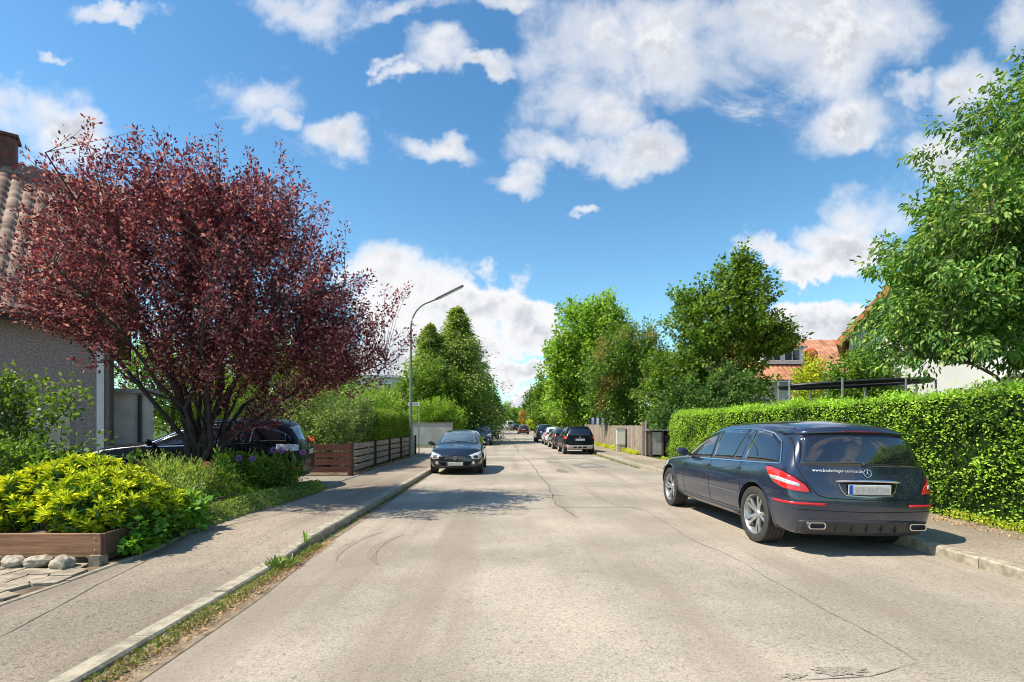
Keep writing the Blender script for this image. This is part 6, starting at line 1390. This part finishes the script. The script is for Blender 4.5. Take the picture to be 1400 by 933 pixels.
# rear wiper
w0 = B.hit(*rf_((.02, 1.10)), .02); w1 = B.hit(*rf_((-.44, 1.095)), .016); mb = MB(); mb.tube([w0, (w0 + w1) / 2 + Vector((-.01, 0, .012)), w1], [.016, .009, .006], 8); mb.tube([w0 + Vector((.02, 0, 0)), w0 + Vector((-.012, 0, 0))], [.030, .022], 12); mb.obj('rear_wiper', M_black, B.rt, True)
# spoiler with brake lamp
so = B.grid('spoiler', [(q * .70, 1.562 - .04 * q * q) for q in np.linspace(-1, 1, 13)], [(q * .72, 1.485 - .04 * q * q) for q in np.linspace(-1, 1, 13)], rf_, PT['navy'], 22, 4, .022)
B.grid('brake_lamp', [(-.24, 1.497), (.24, 1.497)], [(-.24, 1.485), (.24, 1.485)], rf_, mat('brake_lamp_red', (.16, .01, .012), .2), 12, 3, .027, parent=so)
def text_on(car, txt, y0, z, size, fn, sgn, m, off=.006):
    cu = bpy.data.curves.new('lettering', 'FONT'); cu.body = txt; cu.size = size; cu.resolution_u = 2; to = bpy.data.objects.new('t', cu); COL.objects.link(to)
    dg = bpy.context.evaluated_depsgraph_get(); me = bpy.data.meshes.new_from_object(to.evaluated_get(dg)); bpy.data.objects.remove(to); w = max(v.co.x for v in me.vertices)
    for v in me.vertices: v.co = car.hit(*fn((y0 + sgn * v.co.x, z + v.co.y)), off)
    me.name = 'lettering'; return link('lettering', me, m, car.rt)
text_on(B, 'www.bodenleger-service.de', .64, 1.012, .052, rf_, -1, M_text)
# front (hidden from the street side, still there)
B.grid('grille', [(-.42, .80), (.42, .80)], [(-.36, .58), (.36, .58)], B.front(), M_trim, 14, 6, .006)
for sg in (1, -1): B.grid('headlamp', [(-.28, .78), (0, .86), (.26, .90)], [(-.28, .64), (0, .68), (.26, .80)], B.diag(sg, 1), M_clear, 14, 6, .006)
for sg in (1, -1): mb = MB(); B.rib('', [(x, .60) for x in (1.15, -1.10)], .008, B.side(sg), None, .006, 24, mb=mb); mb.obj('side_moulding', PT['silver'], B.rt, True)
for sg in (1, -1): B.grid('sill', [(1.22, .335), (-1.08, .335)], [(1.22, .27), (-1.08, .27)], B.side(sg), PT['silver'] if False else PT['ink'], 14, 4, .012)

# ---- generic fronts and tails
def front_face(C, emblem=None, plate=True, lampz=.0, grille_col=None, bars=True, fog=True):
    zb = C.T['z0'] * C.sz; T_ = C.T; nose = {'hatch': .635, 'suv': .84, 'wagon': .76, 'van': .95}[[k for k in TM if TM[k] is T_][0]] * C.sz; F_ = C.front(); k = nose
    gr = C.grid('grille', [(-.36 * C.W, k - .03), (0, k - .045), (.36 * C.W, k - .03)], [(-.30 * C.W, k - .13), (0, k - .15), (.30 * C.W, k - .13)], F_, M_seam, 14, 5, .005)
    mb = MB()
    for z in (k - .055, k - .085, k - .112): C.rib('', [(-.36 * C.W, z), (.36 * C.W, z)], .010, F_, None, .010, 16, mb=mb)
    mb.obj('grille_bar', M_alu, gr, True)
    for sg in (1, -1):
        d = C.diag(sg, 1)
        hl_ = C.grid('headlamp', [(-.36, k - .01), (-.18, k + .035), (.0, k + .08), (.20, k + .12)], [(-.34, k - .12), (-.18, k - .135), (.0, k - .10), (.16, k + .01)], d, M_clear, 16, 7, .008)
        C.grid('lamp_lens', [(-.29, k - .035), (-.20, k - .015), (-.12, k - .02)], [(-.28, k - .095), (-.20, k - .11), (-.12, k - .085)], d, M_trim, 8, 5, .012, parent=hl_)
        if fog: p = C.hit(*F_((sg * .66 * C.W, zb + .19)), .006); mb = MB(); mb.lathe([(0, .006), (.045, .004), (.055, -.01)], 20, 'Y'); o = mb.obj('fog_lamp', M_clear, C.rt, True); o.rotation_euler = (0, 0, -R(90)); o.location = p
    C.grid('air_intake', [(-.62 * C.W, zb + .25), (.62 * C.W, zb + .25)], [(-.50 * C.W, zb + .10), (.50 * C.W, zb + .10)], F_, M_seam, 18, 5, .004)
    C.grid('bumper_lip', [(-.80 * C.W, zb + .09), (.80 * C.W, zb + .09)], [(-.76 * C.W, zb + .02), (.76 * C.W, zb + .02)], F_, M_trim, 18, 3, .012)
    if plate: C.plate(1, 0, zb + (.165 if T_ is TM['hatch'] else .30), .52, .11, off=.014)
    c = C.hit(*F_((0, k - .085)), .016)
    if emblem:
        mb = MB(); torus(mb, c, .055, .006, (1, 0, .15), 24, 6)
        def seg(a, b): mb.beam(c + Vector((.003, a[0], a[1])), c + Vector((.003, b[0], b[1])), .009, .009)
        if emblem == 'vw':
            for a, b in (((-.018, .048), (0, .008)), ((.018, .048), (0, .008)), ((-.046, .022), (-.022, -.040)), ((.046, .022), (.022, -.040)), ((-.022, -.040), (0, -.004)), ((.022, -.040), (0, -.004))): seg(a, b)
        mb.obj('round_emblem', M_chrome, C.rt, True)
    mb = MB()
    for y0, y1 in ((-.05, .52), (.35 * C.W, -.30)):
        zz = C.T['ws'][0][0] * C.sz + .04; a = C.hit(*F_((y0, zz)), .014); b = C.hit(*F_((y1 * C.W / .9, zz + .03)), .014); mb.tube([a, (a + b) / 2, b], .007, 5)
    mb.obj('wiper', M_black, C.rt, True)
    mb = MB(); zc = C.T['z0'] * C.sz
    kk = interp([(a, b) for a, b in C.T['fp']], .5) 
    mb2 = MB()
    for sg in (1, -1):
        V = []
        for x, y in ((.95, .78), (1.5, .70), (.80 * C.L / 2 / C.sx, .55)):
            V.append((x * C.sx, sg * y * C.W))
        pts = resample(V, 20); P0 = []
        for q in (-.004, .004):
            for p in pts: P0.append(C.hit((p[0], p[1] + q, 3), (0, 0, -1), .0015))
        mb2.add(P0, [(i, i + 1, 20 + i + 1, 20 + i) for i in range(19)])
    mb2.obj('bonnet_gap', M_seam, C.rt)
def tail_face(C, lampcol=None, plate=True, cladding=None, bumper_col=None, high=False):
    T_ = C.T; zb = T_['z0'] * C.sz; k = (T_['rg'][0][0] - .06) * C.sz; RF = C.rear()
    for sg in (1, -1):
        d = C.diag(sg, -1)
        C.grid('tail_lamp', [(.22, k - .0), (.0, k - .0), (-.20, k - .03)], [(.24, k - .13), (.0, k - .17), (-.16, k - .15)], d, lampcol or M_red, 14, 7, .010)
        C.grid('reflector', [(.10, zb + .24), (-.16, zb + .24)], [(.10, zb + .16), (-.16, zb + .16)], d, M_refl, 8, 3, .012)
    mb = MB(); W = C.W
    C.rib('', [(-.70 * W, k + .2), (-.74 * W, k - .05), (-.66 * W, zb + .36), (0, zb + .34), (.66 * W, zb + .36), (.74 * W, k - .05), (.70 * W, k + .2)], .010, RF, None, .002, 60, mb=mb); mb.obj('tailgate_gap', M_seam, C.rt)
    if plate: C.plate(-1, 0, k - .20, .52, .11)
    if bumper_col:
        C.grid('bumper_guard', [(-.86 * W, zb + .30), (-.6 * W, zb + .24), (.6 * W, zb + .24), (.86 * W, zb + .30)], [(-.80 * W, zb + .06), (.80 * W, zb + .06)], RF, bumper_col, 20, 5, .010)
        for y in (-.30, 0, .30): C.grid('bumper_slot', [(y * W - .10, zb + .19), (y * W + .10, zb + .19)], [(y * W - .10, zb + .11), (y * W + .10, zb + .11)], RF, M_seam, 6, 3, .016)
    else: C.grid('bumper_lip', [(-.82 * W, zb + .14), (.82 * W, zb + .14)], [(-.78 * W, zb + .02), (.78 * W, zb + .02)], RF, M_trim, 18, 4, .008)
    c = C.hit(*RF((0, k - .06)), .012); mb = MB(); torus(mb, c, .04, .007, (1, 0, 0), 16, 6); mb.obj('badge', M_chrome, C.rt, True)
def full(kind, L, W, H, name, label, cat, xy, head, col, emblem=None, chrome=None, rail=False, clad=False, guard=None, group=None, spokes=5, plates=True, lampcol=None):
    x, y = xy; C = Car(kind, L, W, H, name, label, cat, (x, y, zt(y)), head, col, group)
    C.glass(chrome=chrome or False); C.seams(); C.handles(PT[col]); C.mirrors(PT[col]); C.arches(M_trim if clad else PT[col], .05 if clad else .02, clad=M_trim if clad else None); C.wheels(spokes, spokes == 5, width=.21)
    front_face(C, emblem, plates); tail_face(C, lampcol=lampcol, plate=plates, bumper_col=guard)
    if rail: C.rails()
    sl_ = math.atan2(zt(y + 2) - zt(y - 2), 4)
    if sl_: C.rt.rotation_euler = (0, -sl_ if math.sin(head) > 0 else sl_, head)
    return C
# dark hatchback facing the viewer on the left
full('hatch', 4.20, 1.76, 1.49, 'parked_hatchback', 'dark blue black hatchback facing the viewer, parked at the left kerb', 'car', (-1.86, 18.55), -math.pi / 2 + .012, 'ink', emblem='vw', spokes=7)
# black estate on the driveway, front to the left
C = full('suv', 4.72, 1.88, 1.64, 'driveway_car', 'shiny black estate car standing across the driveway behind the plum tree', 'car', (-7.15, 12.05), math.pi + R(11), 'black', chrome=M_chrome, rail=True, lampcol=M_clear)
C.rt.location.z = .13
# parked row on the right, all showing their tails
g = 'cars parked along the right kerb'
full('suv', 4.16, 1.77, 1.64, 'parked_crossover', 'black crossover with grey slotted bumper, nearest of the right hand parked row', 'car', (3.76, 30.6), math.pi / 2 + .02, 'black', guard=mat('guard_grey', (.42, .42, .42), .5), rail=True, clad=True, group=g)
full('hatch', 4.3, 1.80, 1.55, 'parked_hatchback', 'dark olive hatchback, second in the right hand parked row', 'car', (3.60, 36.6), math.pi / 2 + .03, 'green', group=g)
full('hatch', 4.1, 1.74, 1.50, 'parked_hatchback', 'small white hatchback, third in the right hand parked row', 'car', (3.42, 42.4), math.pi / 2 + .03, 'white', group=g)
full('suv', 4.5, 1.82, 1.68, 'parked_suv', 'dark off-roader at the far end of the right hand parked row', 'car', (3.05, 48.2), math.pi / 2 + .03, 'ink', group=g, rail=True)
# left hand side further up, facing the viewer
full('suv', 4.45, 1.83, 1.66, 'parked_suv', 'dark blue off-roader facing the viewer just behind the near hatchback', 'car', (-2.55, 42.4), -math.pi / 2 + .03, 'blue', chrome=M_alu, rail=True)
full('wagon', 4.6, 1.80, 1.55, 'parked_estate_car', 'dark blue estate facing the viewer behind the blue off-roader on the left', 'car', (-2.40, 59.8), -math.pi / 2 + .03, 'blue')
full('van', 4.4, 1.75, 1.95, 'parked_van', 'white compact van by the grey garden wall, only its top seen over the hatchback', 'van', (-4.4, 47.5), -math.pi / 2 + .03, 'white')
# far cars seen from behind
full('hatch', 4.0, 1.72, 1.50, 'small_car', 'small dark red car driving away up the street', 'car', (1.75, 80), math.pi / 2 + .03, 'red')
full('hatch', 4.2, 1.75, 1.52, 'parked_hatchback', 'black hatchback just left of and beyond the dark red car', 'car', (.75, 112), math.pi / 2 + .15, 'black')
full('van', 5.0, 1.95, 2.3, 'parked_van', 'white van near the end of the street', 'van', (-.9, 130), math.pi / 2 + .25, 'white')
full('hatch', 4.2, 1.75, 1.5, 'parked_car', 'silver car half hidden left of the far white van', 'car', (-2.7, 139), math.pi / 2 + .28, 'silver')
full('hatch', 4.2, 1.75, 1.5, 'parked_car', 'grey car parked furthest away, left of the silver one', 'car', (-4.9, 147), math.pi / 2 + .3, 'grey')
